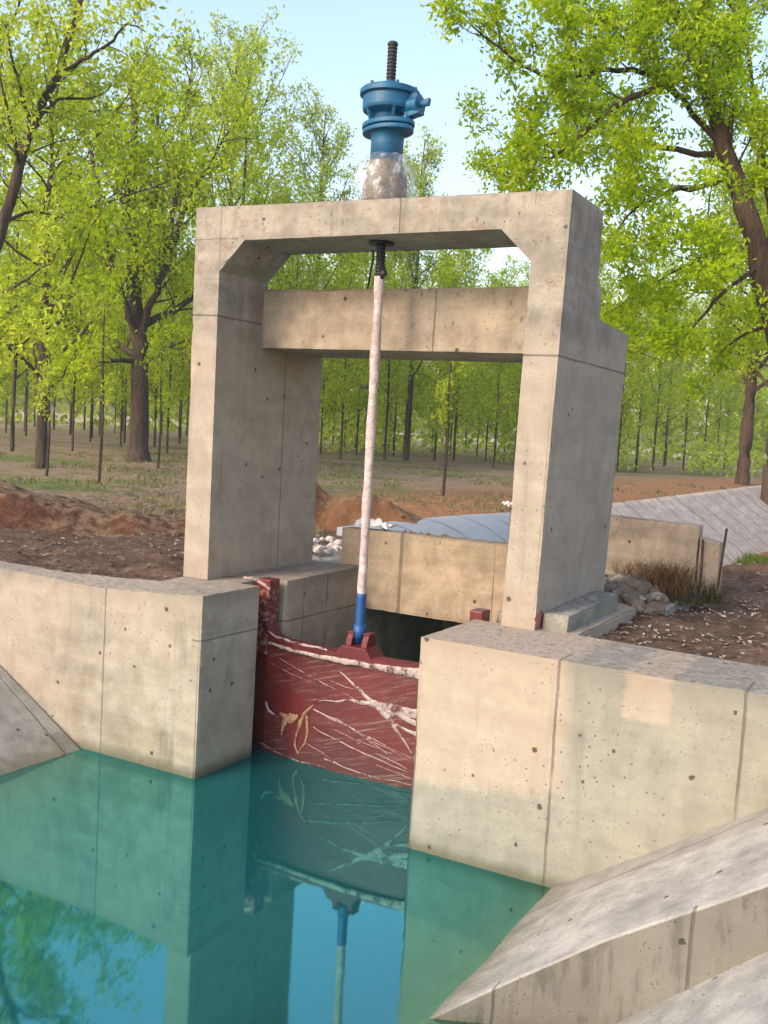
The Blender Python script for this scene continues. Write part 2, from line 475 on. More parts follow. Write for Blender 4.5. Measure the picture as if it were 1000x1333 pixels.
# gate frame
gf_ = empty('gate_frame', (1.925, .9, 0), 'tall concrete portal frame of two pillars and a top beam, standing over the gate opening', 'gate frame')
def pillar(xa, xb, dxa, dxb, back_top, side):
    """side profile in y-z, bottom x shifted by dxa/dxb"""
    bt = back_top
    cells = [[(0, 0), (1.90, 0), (1.93, 2.3), (0, 2.3)], [(0, 2.3), (1.93, 2.3), (1.955, 2.645), (bt + .16, 2.69), (0, 2.69)],
             [(0, 2.69), (bt + .16, 2.69), (bt + .13, 2.955), (bt + .02, 2.97), (0, 2.97)], [(0, 2.97), (bt + .02, 2.97), (bt, 3.63), (0, 3.63)]]
    bm = bmesh.new(); A = {}; B = {}; cnt_ = {}
    for c in cells:
        for (y, z) in c:
            if (y, z) in A: continue
            k = 1 - z / 3.63
            zt = z if z < 3.6 else (3.655 if xa < 1 else 3.60)
            A[(y, z)] = bm.verts.new((xa + dxa * k, y, zt)); B[(y, z)] = bm.verts.new((xb + dxb * k, y, zt))
        for p, q in zip(c, c[1:] + c[:1]): cnt_[frozenset((p, q))] = cnt_.get(frozenset((p, q)), 0) + 1
    for c in cells:
        bm.faces.new([A[p] for p in c]); bm.faces.new([B[p] for p in c][::-1])
        for p, q in zip(c, c[1:] + c[:1]):
            if cnt_[frozenset((p, q))] == 1: bm.faces.new((A[p], A[q], B[q], B[p]))
    return bm
bm_obj('pillar', pillar(0, .31, .028, .028, .80, 0), FRAME, gf_, bevel=.006, segs=1, chip=.016)
bm_obj('pillar', pillar(3.54, 3.85, -.050, -.060, .84, 1), FRAME, gf_, bevel=.006, segs=1, chip=.016)
bm = bmesh.new()
prism_dir(bm, [(.311, 0, 3.03), (.60, 0, 3.32), (3.25, 0, 3.31), (3.535, 0, 3.035), (3.539, 0, 3.603), (.311, 0, 3.651)], (0, .004, 0), (0, .80, 0))
bm_obj('top_beam', bm, FRAME, gf_, bevel=.006, segs=1, chip=.016)
bm = bmesh.new()
prism_dir(bm, [(.300, 0, 2.366), (3.548, 0, 2.350), (3.548, 0, 2.985), (3.2, 0, 2.955), (2.4, 0, 2.948), (.300, 0, 2.965)], (0, .75, 0), (0, 1.905, 0))
DECK = concrete('deck concrete', tan=(.47, .335, .225), grey=(.40, .315, .235), bias=.8, dirt_top=(2.98, .04), seed=41.0, streak=.3, joints=[(0, 2.31, 0, 0, 1, .7, .8, .012)])
bm_obj('deck_slab', bm, DECK, gf_, bevel=.006, segs=1, chip=.016)

# headwalls / abutments
bm = bmesh.new()
Fp = [(-6.5, -.80, -.04), (-3, -.79, -.05), (-1.74, -.775, -.055), (-1.1, -.77, -.065), (-.39, -.765, -.085), (.02, -.765, -.06)]
Bp = [(-6.5, -.44, -.03), (-3, -.45, -.04), (-1.9, -.46, -.05), (-1.2, -.44, -.05), (-.5, -.38, -.04), (.02, -.28, -.02)]
cells = [(Fp[i], Fp[i + 1], Bp[i + 1], Bp[i]) for i in range(5)]
ZT = {(.02, -.765): -.06, (.66, -.765): -.02, (.905, -.765): 0, (.02, -.28): -.02, (.02, 2.045): .02, (.66, 2.045): .02, (.905, 2.045): .02}
def gp(x, y): return (x, y, ZT.get((x, y), 0.0))
for (x0, x1, y0, y1) in ((.02, .66, -.765, -.28), (.66, .905, -.765, -.28), (.02, .66, -.28, .10), (.66, .905, -.28, .10), (.02, .66, .10, .58), (.02, .66, .58, 2.045), (.66, .905, .58, 2.045)):
    cells.append((gp(x0, y0), gp(x1, y0), gp(x1, y1), gp(x0, y1)))
slab(bm, cells, -3.3)
tag(bm_obj('headwall', bm, HEADL, origin=(-.5, -.4, -1.7), bevel=.007, segs=1, chip=.020), 'long concrete retaining wall under the left pillar, its front meeting the turquoise water', 'retaining wall')
bm = bmesh.new()
Fp = [(4.12, -.93, 0), (4.6, -.93, 0), (5.6, -.93, 0), (9.5, -.93, .01)]; Bp = [(4.12, .10, 0), (4.6, .06, 0), (5.6, .0, 0), (9.5, .0, .01)]
cells = [(Fp[i], Fp[i + 1], Bp[i + 1], Bp[i]) for i in range(3)]
for (x0, x1, y0, y1) in ((3.205, 3.44, -.93, .10), (3.44, 4.12, -.93, .10), (3.44, 4.12, .10, .58), (3.205, 3.44, .58, 2.045), (3.44, 4.12, .58, 2.045)):
    cells.append(((x0, y0), (x1, y0), (x1, y1), (x0, y1)))
slab(bm, cells, -3.3)
tag(bm_obj('headwall', bm, HEADR, origin=(4.5, -.4, -1.7), bevel=.007, segs=1, chip=.020), 'concrete retaining wall under the right pillar, with a painted sunlit patch on its upper left', 'retaining wall')

# culvert behind the frame
cu = empty('culvert', (2, 3.2, -.2), 'tan concrete culvert head with a dark opening, crossing the channel behind the gate', 'culvert')
bm = bmesh.new(); 
prism_dir(bm, [(.63, 0, .025), (.932, 0, .025), (.932, 0, -.452), (3.19, 0, -.452), (3.19, 0, .025), (3.62, 0, .025), (3.62, 0, .462), (2.4, 0, .455), (1.5, 0, .452), (.63, 0, .44)], (0, 2.05, 0), (0, 2.27, 0))
bm_obj('breast_wall', bm, BREAST, cu, bevel=.006, segs=1, chip=.016)
GREYC = concrete('grey concrete', tan=(.37, .315, .25), grey=(.32, .29, .24), bias=.4, seed=57.0, crumbs=.65)
bm = bmesh.new(); box(bm, -.25, 4.35, 2.275, 4.55, -.42, -.02); bm_obj('deck', bm, GREYC, cu, bevel=.01)
bm = bmesh.new(); box(bm, .55, .925, 2.055, 4.55, -3.3, -.425); bm_obj('side_wall', bm, GREYC, cu)
bm = bmesh.new(); box(bm, 3.2, 3.62, 2.055, 4.55, -3.3, -.425); bm_obj('side_wall', bm, GREYC, cu)
bm = bmesh.new(); box(bm, .93, 3.195, 4.3, 4.54, -3.3, -.425); bm_obj('added_end_wall', bm, GREYC, cu)  # unseen back wall, added so the culvert opening stays dark
bm = bmesh.new(); prism_dir(bm, [(2.75, 0, .0), (4.225, 0, .0), (4.235, 0, .70), (2.75, 0, .735)], (0, 4.0, 0), (0, 4.22, 0))
WING = concrete('wing wall concrete', tan=(.52, .385, .26), grey=(.46, .36, .255), bias=.8, dirt_top=(.75, .05), seed=63.0, crumbs=.65, streak=.3)
tag(bm_obj('wing_wall', bm, WING, origin=(3.5, 4.1, 0), bevel=.006, segs=1, chip=.02), 'low tan concrete wall behind the right pillar, standing on rubble before the sloped canal bank', 'low wall')
bm = bmesh.new(); prism_dir(bm, [(4.245, 0, -.1), (4.49, 0, -.1), (4.475, 0, .52), (4.245, 0, .56)], (0, 4.03, 0), (0, 4.27, 0))
tag(bm_obj('concrete_stub', bm, WING, origin=(4.36, 4.15, 0), bevel=.012), 'narrow tan concrete stub with rusty rods beside the end of the low wall', 'concrete stub')
# plinth at the foot of the right pillar
bm = bmesh.new(); prism_dir(bm, [(0, .10, -.1), (0, 1.58, -.1), (0, 1.56, .17), (0, .9, .15), (0, .13, .135)], (3.815, 0, 0), (4.035, 0, 0))
PL = concrete('plinth concrete', tan=(.33, .30, .24), grey=(.27, .26, .215), bias=.2, seed=71.0, crumbs=.8)
tag(bm_obj('concrete_kerb', bm, PL, origin=(3.92, .8, 0), bevel=.006, segs=1, chip=.02), 'low grey concrete kerb along the outer foot of the right pillar', 'kerb')
# splash of red primer on the foot of the pillar
t = NT('red primer splash'); n = t.noise(7, 5, .7)
splash = t.done(t.bsdf(t.mix(t.step(n, .4, .6), (.30, .05, .045), (.36, .17, .13)), .8, None, .2))
bm = bmesh.new(); vs = []
rr = random.Random(5)
for k in range(22):
    a = 2 * PI * k / 22; r = .07 * (1 + .35 * rr.uniform(-1, 1))
    vs.append((3.7935, .08 + 1.35 * r * math.cos(a), .075 + r * math.sin(a)))
prism_dir(bm, vs, (-.002, 0, 0), (.003, 0, 0))
bm_obj('paint_splash', bm, splash, gf_)

# ------------------------------------------------------------------ canal linings
def lining(name, mat, prof, y0, y1, th, label, cat, ny=40, bevel=.012, jit=.01):
    """prof: list of (x,z) from toe to crest"""
    bm = bmesh.new()
    n = len(prof); T = []; B = []
    for j in range(ny + 1):
        y = y0 + (y1 - y0) * j / ny
        T.append([bm.verts.new((x, y, z + (jit * fbm(x * 1.3, y * 1.3, 4) if 0 < j < ny else 0))) for x, z in prof])
        B.append([bm.verts.new((x, y, z - th)) for x, z in prof])
    for j in range(ny):
        for i in range(n - 1):
            bm.faces.new((T[j][i], T[j][i + 1], T[j + 1][i + 1], T[j + 1][i])); bm.faces.new((B[j][i], B[j + 1][i], B[j + 1][i + 1], B[j][i + 1]))
        for i in (0, n - 1):
            bm.faces.new((T[j][i], T[j + 1][i], B[j + 1][i], B[j][i]))
    for j in (0, ny):
        for i in range(n - 1): bm.faces.new((T[j][i], B[j][i], B[j][i + 1], T[j][i + 1]))
    mx = sum(x for x, z in prof) / n; mz = sum(z for x, z in prof) / n
    return tag(bm_obj(name, bm, mat, origin=(mx, (y0 + y1) / 2, mz), bevel=bevel), label, cat)
def seg(f, xa, xb, n=14): return [(xa + (xb - xa) * i / n, f(xa + (xb - xa) * i / n)) for i in range(n + 1)]
def ex_damp(t, col, X, n1, n2):
    d = t.m('ADD', X[2], t.m('MULTIPLY', t.m('SUBTRACT', n2, .5), .2))
    k = t.m('SUBTRACT', 1.0, t.step(d, -1.74, -1.48))
    col = t.mix(t.m('MULTIPLY', k, .75), col, (.115, .105, .06))
    cr = t.step(t.noise(30, 4, .7), .62, .70)
    return t.mix(t.m('MULTIPLY', cr, .5), col, (.15, .115, .075))
def ex_slopeR(t, col, X, n1, n2):
    col = ex_damp(t, col, X, n1, n2)
    # joint strip beside the wall is browner, dark damp face at the drop
    s = t.step(t.m('ADD', X[1], t.m('MULTIPLY', t.m('SUBTRACT', n2, .5), .1)), -1.40, -1.25)
    return t.mix(t.m('MULTIPLY', s, .4), col, (.19, .16, .115))
LINR = concrete('right slope concrete', tan=(.50, .455, .38), grey=(.44, .415, .36), bias=.5, seed=83.0, extra=ex_slopeR, streak=.25,
                joints=[(1, -1.41, 0, .27 * 0 + .26, 0, 3, 9, .016)][:0] + [(1, -2.59, 0, .262, 0, 3, 9, .014)])
def ex_face(t, col, X, n1, n2):
    col = t.mix(.5, col, (.20, .185, .145))
    return ex_damp(t, col, X, n1, n2)
LOWR = concrete('near slope concrete', tan=(.47, .435, .37), grey=(.43, .41, .36), bias=.5, seed=91.0, extra=ex_damp, streak=.2, crumbs=.0)
# right slope panel next to the headwall: a slab whose near edge is not quite square, 0.32 m thick at the drop
edge = [(3.2, -3.35), (4.18, -3.06), (4.69, -2.80), (5.28, -2.58), (5.74, -2.56), (6.10, -2.54), (7.4, -2.5)]
def edge_y(x):
    for (xa, ya), (xb, yb) in zip(edge, edge[1:]):
        if xa <= x <= xb: return ya + (yb - ya) * (x - xa) / (xb - xa)
    return edge[-1][1]
bm = bmesh.new(); nx_, ny_ = 60, 18; T = []; Bt = []
for i in range(nx_ + 1):
    x = 3.2 + (7.2 - 3.2) * i / nx_
    y0 = edge_y(x); ra = []; rb = []
    for j in range(ny_ + 1):
        y = y0 + (-.925 - y0) * j / ny_
        z = lin_r(x) + .012 * fbm(x * 1.1, y * 1.1, 4)
        ra.append(bm.verts.new((x, y, z))); rb.append(bm.verts.new((x, y - (.04 if j == 0 else 0), lin_r(x) - .85)))
    T.append(ra); Bt.append(rb)
for i in range(nx_):
    for j in range(ny_):
        bm.faces.new((T[i][j], T[i + 1][j], T[i + 1][j + 1], T[i][j + 1]))
    bm.faces.new((T[i][0], Bt[i][0], Bt[i + 1][0], T[i + 1][0])); bm.faces.new((T[i][-1], T[i + 1][-1], Bt[i + 1][-1], Bt[i][-1]))
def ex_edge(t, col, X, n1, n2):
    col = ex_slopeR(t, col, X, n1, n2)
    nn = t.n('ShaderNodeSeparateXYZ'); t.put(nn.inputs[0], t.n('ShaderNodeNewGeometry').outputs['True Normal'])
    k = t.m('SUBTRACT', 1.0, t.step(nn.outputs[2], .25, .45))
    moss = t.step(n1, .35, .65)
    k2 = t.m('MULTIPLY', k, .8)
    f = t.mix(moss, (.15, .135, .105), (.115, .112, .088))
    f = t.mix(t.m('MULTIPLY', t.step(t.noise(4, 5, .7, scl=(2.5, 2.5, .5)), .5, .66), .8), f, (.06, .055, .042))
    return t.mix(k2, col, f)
LINR = concrete('right slope concrete', tan=(.50, .45, .375), grey=(.45, .42, .365), bias=.5, seed=83.0, extra=ex_edge, streak=.22,
                joints=[(1, -2.585, 0, .262, 0, 3, 9, .014), (0, 4.72, 0, 0, 1, -4, -2.7, .012), (0, 5.72, 0, 0, 1, -4, -2.5, .014)])
tag(bm_obj('canal_lining', bm, LINR, origin=(5.5, -1.8, -1.0), bevel=.012), 'sloped concrete lining below the right headwall, ending in a dark stepped edge', 'canal slope')
lining('canal_lining', LOWR, seg(lambda x: lin_r(x) - .50 + (x - 5.4) * .19, 2.6, 7.3), -16, -2.4, .2, 'nearest pale concrete slope at the bottom right corner, one step below the next slab', 'canal slope', ny=60)
LINL = concrete('left slope concrete', tan=(.36, .315, .25), grey=(.33, .31, .265), bias=.3, seed=97.0, extra=ex_damp, streak=.4,
                joints=[(1, -1.02, 0, -.08, 0, -9, 9, .016), (1, -1.75, 0, .22, 0, -9, 9, .012)])
lining('canal_lining', LINL, seg(lin_l, .9, -4.0), -16, -.79, .3, 'sloped grey cracked concrete lining running down to the water at the left edge', 'canal slope', ny=60)

# downstream far bank: panels with dark joints, humped next to the culvert
def ex_bank(t, col, X, n1, n2):
    k = t.m('SUBTRACT', 1.0, t.step(t.m('ADD', X[1], t.m('MULTIPLY', n2, 2.0)), 12.5, 17.5))
    col = t.mix(t.m('MULTIPLY', k, .8), col, (.225, .275, .315))
    return col
jn = []; y = 6.0
while y < 46:
    jn.append((1, y, 0, .05, 0, -3, 4,   .05 + .0022 * y)); y += 1.35 if y < 20 else 2.2
jn = jn[:26]
BANK = concrete('panelled bank concrete', tan=(.58, .45, .34), grey=(.50, .41, .33), bias=.7, seed=103.0, extra=ex_bank, streak=.2, joints=jn)
bm = bmesh.new(); T = []; Bt = []
ysb = list(np.linspace(4.6, 16, 70)) + list(np.linspace(16.5, 70, 60))
for y in ysb:
    k = sstep(7, 15, y)
    ra = []; rb = []
    for i in range(21):
        s = i / 20.0; x = LCX + 2.75 * s
        zl = -(x - LCX) * .72
        zc = .16 - 2.14 * (1 - math.cos(s * PI / 2)) - 0.02
        z = zl * k + zc * (1 - k)
        z += .006 * fbm(x, y, 2)
        ra.append(bm.verts.new((x, y, z))); rb.append(bm.verts.new((x, y, z - .12)))
    T.append(ra); Bt.append(rb)
for j in range(len(ysb) - 1):
    for i in range(20): bm.faces.new((T[j][i], T[j + 1][i], T[j + 1][i + 1], T[j][i + 1]))
    bm.faces.new((T[j][0], Bt[j][0], Bt[j + 1][0], T[j + 1][0]))
for i in range(20): bm.faces.new((T[0][i], T[0][i + 1], Bt[0][i + 1], Bt[0][i]))
tag(bm_obj('canal_lining', bm, BANK, origin=(.3, 20, -1), smooth=True), 'far sloped bank of concrete panels with dark joints, bluish and humped near the culvert', 'canal slope')
lining('canal_lining', GREYC, [(1.95, -1.9), (2.65, -1.32), (4.03, -.17), (4.15, -.13)], 4.6, 60, .12, 'right hand concrete slope of the canal beyond the culvert, mostly below the near bank', 'canal slope', ny=60)

# ------------------------------------------------------------------ water
t = NT('turquoise canal water'); X = t.xyz()
dl = t.m('MULTIPLY', t.m('ADD', X[0], .5), LS); dr = t.m('MULTIPLY', t.m('SUBTRACT', 4.4, X[0]), RS)
dep = t.m('MAXIMUM', t.m('MINIMUM', dl, dr), 0.0)
op = t.m('SUBTRACT', 1.0, t.m('EXPONENT', t.m('MULTIPLY', dep, -2.6)))
op = t.m('MAXIMUM', op, t.step(X[1], -.92, -.90))
wave = t.noise(5.0, 2, .5, scl=(1, 1, 1)); wave2 = t.noise(1.3, 2, .5)
nb = t.bump(t.m('ADD', t.m('MULTIPLY', wave, .25), wave2), .06, .06)
body = t.n('ShaderNodeBsdfDiffuse'); t.put(body.inputs[0], (.007, .100, .102, 1))
tr = t.n('ShaderNodeBsdfTransparent'); t.put(tr.inputs[0], (.55, .75, .62, 1))
m1 = t.n('ShaderNodeMixShader'); t.put(m1.inputs[0], op); t.put(m1.inputs[1], tr.outputs[0]); t.put(m1.inputs[2], body.outputs[0])
gl = t.n('ShaderNodeBsdfGlossy'); t.put(gl.inputs[0], (.27, .72, .68, 1)); t.put(gl.inputs[1], .035); t.put(gl.inputs[2], nb)
lw = t.n('ShaderNodeLayerWeight'); lw.inputs[0].default_value = .5
fr = t.m('ADD', .29, t.m('MULTIPLY', t.m('POWER', lw.outputs['Facing'], 2.0), .5), clamp=True)
m2 = t.n('ShaderNodeMixShader'); t.put(m2.inputs[0], fr); t.put(m2.inputs[1], m1.outputs[0]); t.put(m2.inputs[2], gl.outputs[0])
WATER = t.done(m2.outputs[0])
bm = bmesh.new()
v = [bm.verts.new(p) for p in ((-.8, -40, -1.7), (4.75, -40, -1.7), (4.75, 4.29, -1.7), (-.8, 4.29, -1.7))]; bm.faces.new(v)
tag(bm_obj('water', bm, WATER, origin=(2, -15, -1.7)), kind='structure')

# ------------------------------------------------------------------ sluice gate
def gy(x): return .36 - .14 * max(0, 1 - ((x - 1.96) / 1.26) ** 2)
def ztop(x):
    d = min(x - .885, 3.06 - x)
    f = .16 * (1 - math.sqrt(max(0, 1 - (1 - min(1, max(0, d) / .2)) ** 2))) if d < .2 else 0
    return -.535 + f
t = NT('red oxide painted iron')
n1 = t.noise(2.2, 5, .6); n2 = t.noise(11, 5, .7); n3 = t.noise(60, 3, .6)
col = t.mix(t.step(n1, .35, .7), (.115, .009, .010), (.070, .008, .009))
col = t.mix(t.m('MULTIPLY', t.step(n2, .55, .7), .5), col, (.17, .028, .022))
X = t.xyz()
wet = t.m('SUBTRACT', 1.0, t.step(t.m('ADD', X[2], t.m('MULTIPLY', n2, .06)), -1.66, -1.38))
col = t.mix(t.m('MULTIPLY', wet, .75), col, (.055, .012, .012))
col = t.mix(t.m('MULTIPLY', t.step(n3, .6, .7), .25), col, (.33, .15, .12))
REDP = t.done(t.bsdf(col, t.m('ADD', .38, t.m('MULTIPLY', n2, .3)), t.bump(n2, .15, .01), .4))
ga = empty('sluice_gate', (1.96, .36, -2.0), 'dark red iron sluice gate with torn plastic wrapping, closing the channel between the walls', 'sluice gate')
bm = bmesh.new(); N = 56; F = []
for i in range(N + 1):
    x = .72 + (3.21 - .72) * i / N; y = gy(x); zt = ztop(x)
    F.append([bm.verts.new(p) for p in ((x, y, -2.9), (x, y, zt - .10), (x, y - .035, zt - .085), (x, y - .035, zt - .012), (x, y - .02, zt), (x, y + .12, zt), (x, y + .13, zt - .05), (x, y + .08, zt - .06), (x, y + .08, -2.9))])
for i in range(N):
    for k in range(len(F[0])):
        k2 = (k + 1) % len(F[0])
        bm.faces.new((F[i][k], F[i][k2], F[i + 1][k2], F[i + 1][k]))
bm.faces.new(F[0]); bm.faces.new(F[-1][::-1])
bm_obj('gate_leaf', bm, REDP, ga)
t = NT('post paint with film'); n = t.noise(28, 4, .7); n2 = t.noise(6, 4, .6)
Xp = t.xyz()
k = t.m('MULTIPLY', t.step(n, .50, .60), t.m('SUBTRACT', 1.0, t.step(Xp[2], -.10, -.04)))
POSTM = t.done(t.bsdf(t.mix(t.m('MULTIPLY', k, .75), t.mix(n2, (.10, .009, .011), (.15, .018, .018)), (.34, .24, .20)), .4, t.bump(n, .3, .01), .4))
for (x0, x1) in ((.725, .885), (3.06, 3.19)):
    bm = bmesh.new(); box(bm, x0, x1, .30, .48, -.72, .035)
    bm_obj('side_post', bm, POSTM, ga, bevel=.012)
# lugs on the head of the leaf, one casting with a flared foot
bm = bmesh.new()
for s in (-1, 1):
    xa = 1.955 + s * .085
    prism_dir(bm, [(0, .20, -.56), (0, .42, -.56), (0, .40, -.40), (0, .365, -.345), (0, .27, -.345), (0, .235, -.40)], (xa - .032, 0, 0), (xa + .032, 0, 0))
    box(bm, xa - .038, xa + .038, .255, .375, -.345, -.33)
prism_dir(bm, [(1.72, 0, -.60), (2.19, 0, -.60), (2.12, 0, -.50), (2.085, 0, -.455), (1.825, 0, -.455), (1.79, 0, -.50)], (0, .178, 0), (0, .44, 0))
bm_obj('lifting_lug', bm, REDP, ga, bevel=.01)
# plastic film stretched over the leaf: a real skin 6 mm proud with streaks of transparency
t = NT('streaky stretch film')
P = t.pos()
rot = t.n('ShaderNodeMapping'); t.put(rot.inputs['Vector'], P); rot.inputs['Rotation'].default_value = (0, math.radians(17), 0)
rv = rot.outputs[0]
s1 = t.noise(6, 5, .7, rv, scl=(.35, 1, 7)); s2 = t.noise(20, 4, .7, rv, scl=(.10, 1, 7)); s3 = t.noise(1.4, 3, .6)
fil = t.m('MULTIPLY', t.step(s2, .52, .63), t.step(s1, .36, .56))
fil = t.m('ADD', fil, t.m('MULTIPLY', t.step(s1, .58, .72), .35), clamp=True)
a = t.m('MULTIPLY', fil, t.m('MULTIPLY', t.step(s3, .30, .52), .62))
X = t.xyz()
bx = t.m('DIVIDE', t.m('SUBTRACT', X[0], 1.14), .30); bz = t.m('DIVIDE', t.m('SUBTRACT', X[2], -1.15), .17)
bare = t.step(t.m('SQRT', t.m('ADD', t.m('MULTIPLY', bx, bx), t.m('MULTIPLY', bz, bz))), .8, 1.1)
a = t.m('MULTIPLY', t.m('ADD', a, .01), bare)
FILM = t.done(t.bsdf((.36, .20, .17), .3, t.bump(s1, .4, .01), .5, alpha=a))
bm = bmesh.new(); F = []
for i in range(N + 1):
    x = .895 + (3.19 - .895) * i / N
    F.append([bm.verts.new((x, gy(x) - .008 - .004 * mnoise.noise(Vector((x * 5, z * 9, 0))) , z)) for z in np.linspace(-1.76, ztop(x) - .105, 26)])
for i in range(N):
    for k in range(25): bm.faces.new((F[i][k], F[i + 1][k], F[i + 1][k + 1], F[i][k + 1]))
film = bm_obj('film_skin', bm, FILM, ga, smooth=True)
# twisted strands and rags of the torn film
t = NT('crumpled white film'); n = t.noise(30, 5, .7); n2 = t.noise(7, 4, .6)
WFILM = t.done(t.bsdf(t.mix(n, (.24, .15, .13), (.52, .42, .38)), .35, t.bump(n, .8, .01), .5, alpha=t.step(t.m('ADD', n2, t.m('MULTIPLY', n, .5)),   .56, .80)))
t = NT('crumpled ochre film'); n = t.noise(40, 5, .7)
OFILM = t.done(t.bsdf(t.mix(t.step(n, .35, .65), (.16, .06, .035), (.42, .24, .14)), .35, t.bump(n, .9, .012), .5))
def strand(bm, pts, ws, lift=.014, wav=.006, n=34, seed=0):
    lift *= .55
    P = [Vector((x, 0, z)) for x, z in pts]
    L = [0]
    for a, b in zip(P, P[1:]): L.append(L[-1] + (b - a).length)
    vs = []
    for i in range(n + 1):
        s = L[-1] * i / n; k = 0
        while k < len(L) - 2 and L[k + 1] < s: k += 1
        f = (s - L[k]) / max(1e-6, L[k + 1] - L[k]); p = P[k].lerp(P[k + 1], f)
        d = (P[k + 1] - P[k]).normalized(); nn = Vector((-d.z, 0, d.x))
        u = i / n * (len(ws) - 1); a = int(min(len(ws) - 2, u)); wdt = ws[a] + (ws[a + 1] - ws[a]) * (u - a)
        wdt *= .34 + .5 * abs(mnoise.noise(Vector((s * 9, seed, 1)))) + .2
        o = nn * (wav * mnoise.noise(Vector((s * 7, seed, 5))) * 2)
        row = []
        for j, q in enumerate((-1, -.4, .3, 1)):
            pp = p + o + nn * wdt * q * .5
            y = gy(pp.x) - lift - .004 * mnoise.noise(Vector((s * 12, q * 2, seed))) - (.006 if 0 < j < 3 else 0)
            row.append(bm.verts.new((pp.x, y, pp.z)))
        vs.append(row)
    for i in range(n):
        for j in range(3): bm.faces.new((vs[i][j], vs[i + 1][j], vs[i + 1][j + 1], vs[i][j + 1]))
ST = [([(1.8, -.72), (2.03, -.86), (2.19, -.96), (2.39, -1.11), (2.6, -1.36)], [.012, .05, .075, .05, .012]),
      ([(1.58, -1.05), (1.92, -.98), (2.19, -.96), (2.42, -.985), (2.64, -.99)], [.01, .03, .06, .16, .13]),
      ([(2.15, -.96), (2.39, -1.02), (2.64, -1.08)], [.03, .10, .07]),
      ([(1.52, -1.14), (1.93, -1.22), (2.36, -1.41)], [.016, .016, .008]),
      ([(1.53, -1.32), (1.77, -1.38), (2.11, -1.45), (2.57, -1.54)], [.012, .018, .01, .008]),
      ([(1.54, -1.15), (2.21, -1.29), (2.6, -1.41)], [.008, .012, .008]),
      ([(.85, -1.64), (1.33, -1.69), (1.69, -1.68)], [.008, .014, .008]),
      ([(1.68, -1.60), (2.12, -1.65), (2.62, -1.66)], [.014, .01, .01]),
      ([(2.39, -1.11), (2.51, -1.15), (2.64, -1.17)], [.02, .04, .06])]
for k, (p, ws) in enumerate(ST):
    bm = bmesh.new(); strand(bm, p, ws, seed=k * 3.1); bm_obj('film_strand', bm, WFILM, ga, smooth=True)
bm = bmesh.new(); rf = random.Random(31)
for k in range(15):
    x0 = rf.uniform(.93, 2.3); z0 = rf.uniform(-.70, -1.50) - .04 * (x0 - .9); L_ = rf.uniform(.25, .95); sl_ = rf.uniform(-.34, -.10)
    p = [(x0, z0), (x0 + L_ * .5, z0 + sl_ * L_ * .5 + rf.uniform(-.015, .015)), (min(3.1, x0 + L_), max(-1.72, z0 + sl_ * L_))]
    if .85 < x0 < 1.45 and -1.32 < z0 < -.98: continue
    strand(bm, p, [.003, rf.uniform(.006, .011), .003], seed=100 + k, n=16)
tag(bm_obj('film_filament', bm, WFILM, ga, smooth=True), kind='stuff')
bm = bmesh.new(); strand(bm, [(.93, -.585), (1.18, -.60), (1.51, -.605), (1.97, -.60), (2.4, -.60), (3.0, -.59)], [.04, .055, .075, .09, .14, .14], lift=.092, seed=50, n=70)
bm_obj('film_strand', bm, WFILM, ga, smooth=True)
bm = bmesh.new(); strand(bm, [(.90, -.47), (1.02, -.515), (1.3, -.53), (1.66, -.53)], [.03, .04, .04, .03], lift=.055, seed=57, n=40)
bm_obj('film_strand', bm, WFILM, ga, smooth=True)
bm = bmesh.new(); strand(bm, [(1.10, -1.27), (1.22, -1.30), (1.34, -1.25)], [.05, .16, .05], seed=60, lift=.02); strand(bm, [(1.18, -1.30), (1.15, -1.40), (1.135, -1.48)], [.12, .07, .01], seed=61, lift=.026)
strand(bm, [(1.52, -1.10), (1.40, -1.22), (1.37, -1.3)], [.02, .05, .06], seed=62, lift=.02)
strand(bm, [(1.37, -1.28), (1.33, -1.42), (1.31, -1.54), (1.36, -1.62)], [.08, .035, .03, .03], seed=63, lift=.02)
strand(bm, [(1.44, -1.22), (1.46, -1.38), (1.43, -1.52), (1.36, -1.62)], [.04, .05, .03, .02], seed=64, lift=.02)
bm_obj('film_rag', bm, OFILM, ga, smooth=True)
bm = bmesh.new(); strand(bm, [(.90, -1.20), (.95, -1.28), (1.08, -1.32)], [.06, .05, .02], seed=66, lift=.02)
bm_obj('film_rag', bm, WFILM, ga, smooth=True)
# white film ribbon from the post head over the corner of the wall
bm = bmesh.new()
strip = [(.56, .02), (.68, .035), (.80, -.01), (.895, -.045)]
rows = []
for i in range(21):
    u = i / 20 * 3; a = min(2, int(u)); f = u - a
    x = strip[a][0] * (1 - f) + strip[a + 1][0] * f; z = strip[a][1] * (1 - f) + strip[a + 1][1] * f
    rows.append([bm.verts.new((x, .292 - .01 * mnoise.noise(Vector((x * 20, q, 2))), z + q * (.012 + .008 * i / 20))) for q in (-1, 0, 1)])
for i in range(20):
    for j in range(2): bm.faces.new((rows[i][j], rows[i + 1][j], rows[i + 1][j + 1], rows[i][j + 1]))
bm_obj('film_strand', bm, WFILM, ga, smooth=True)

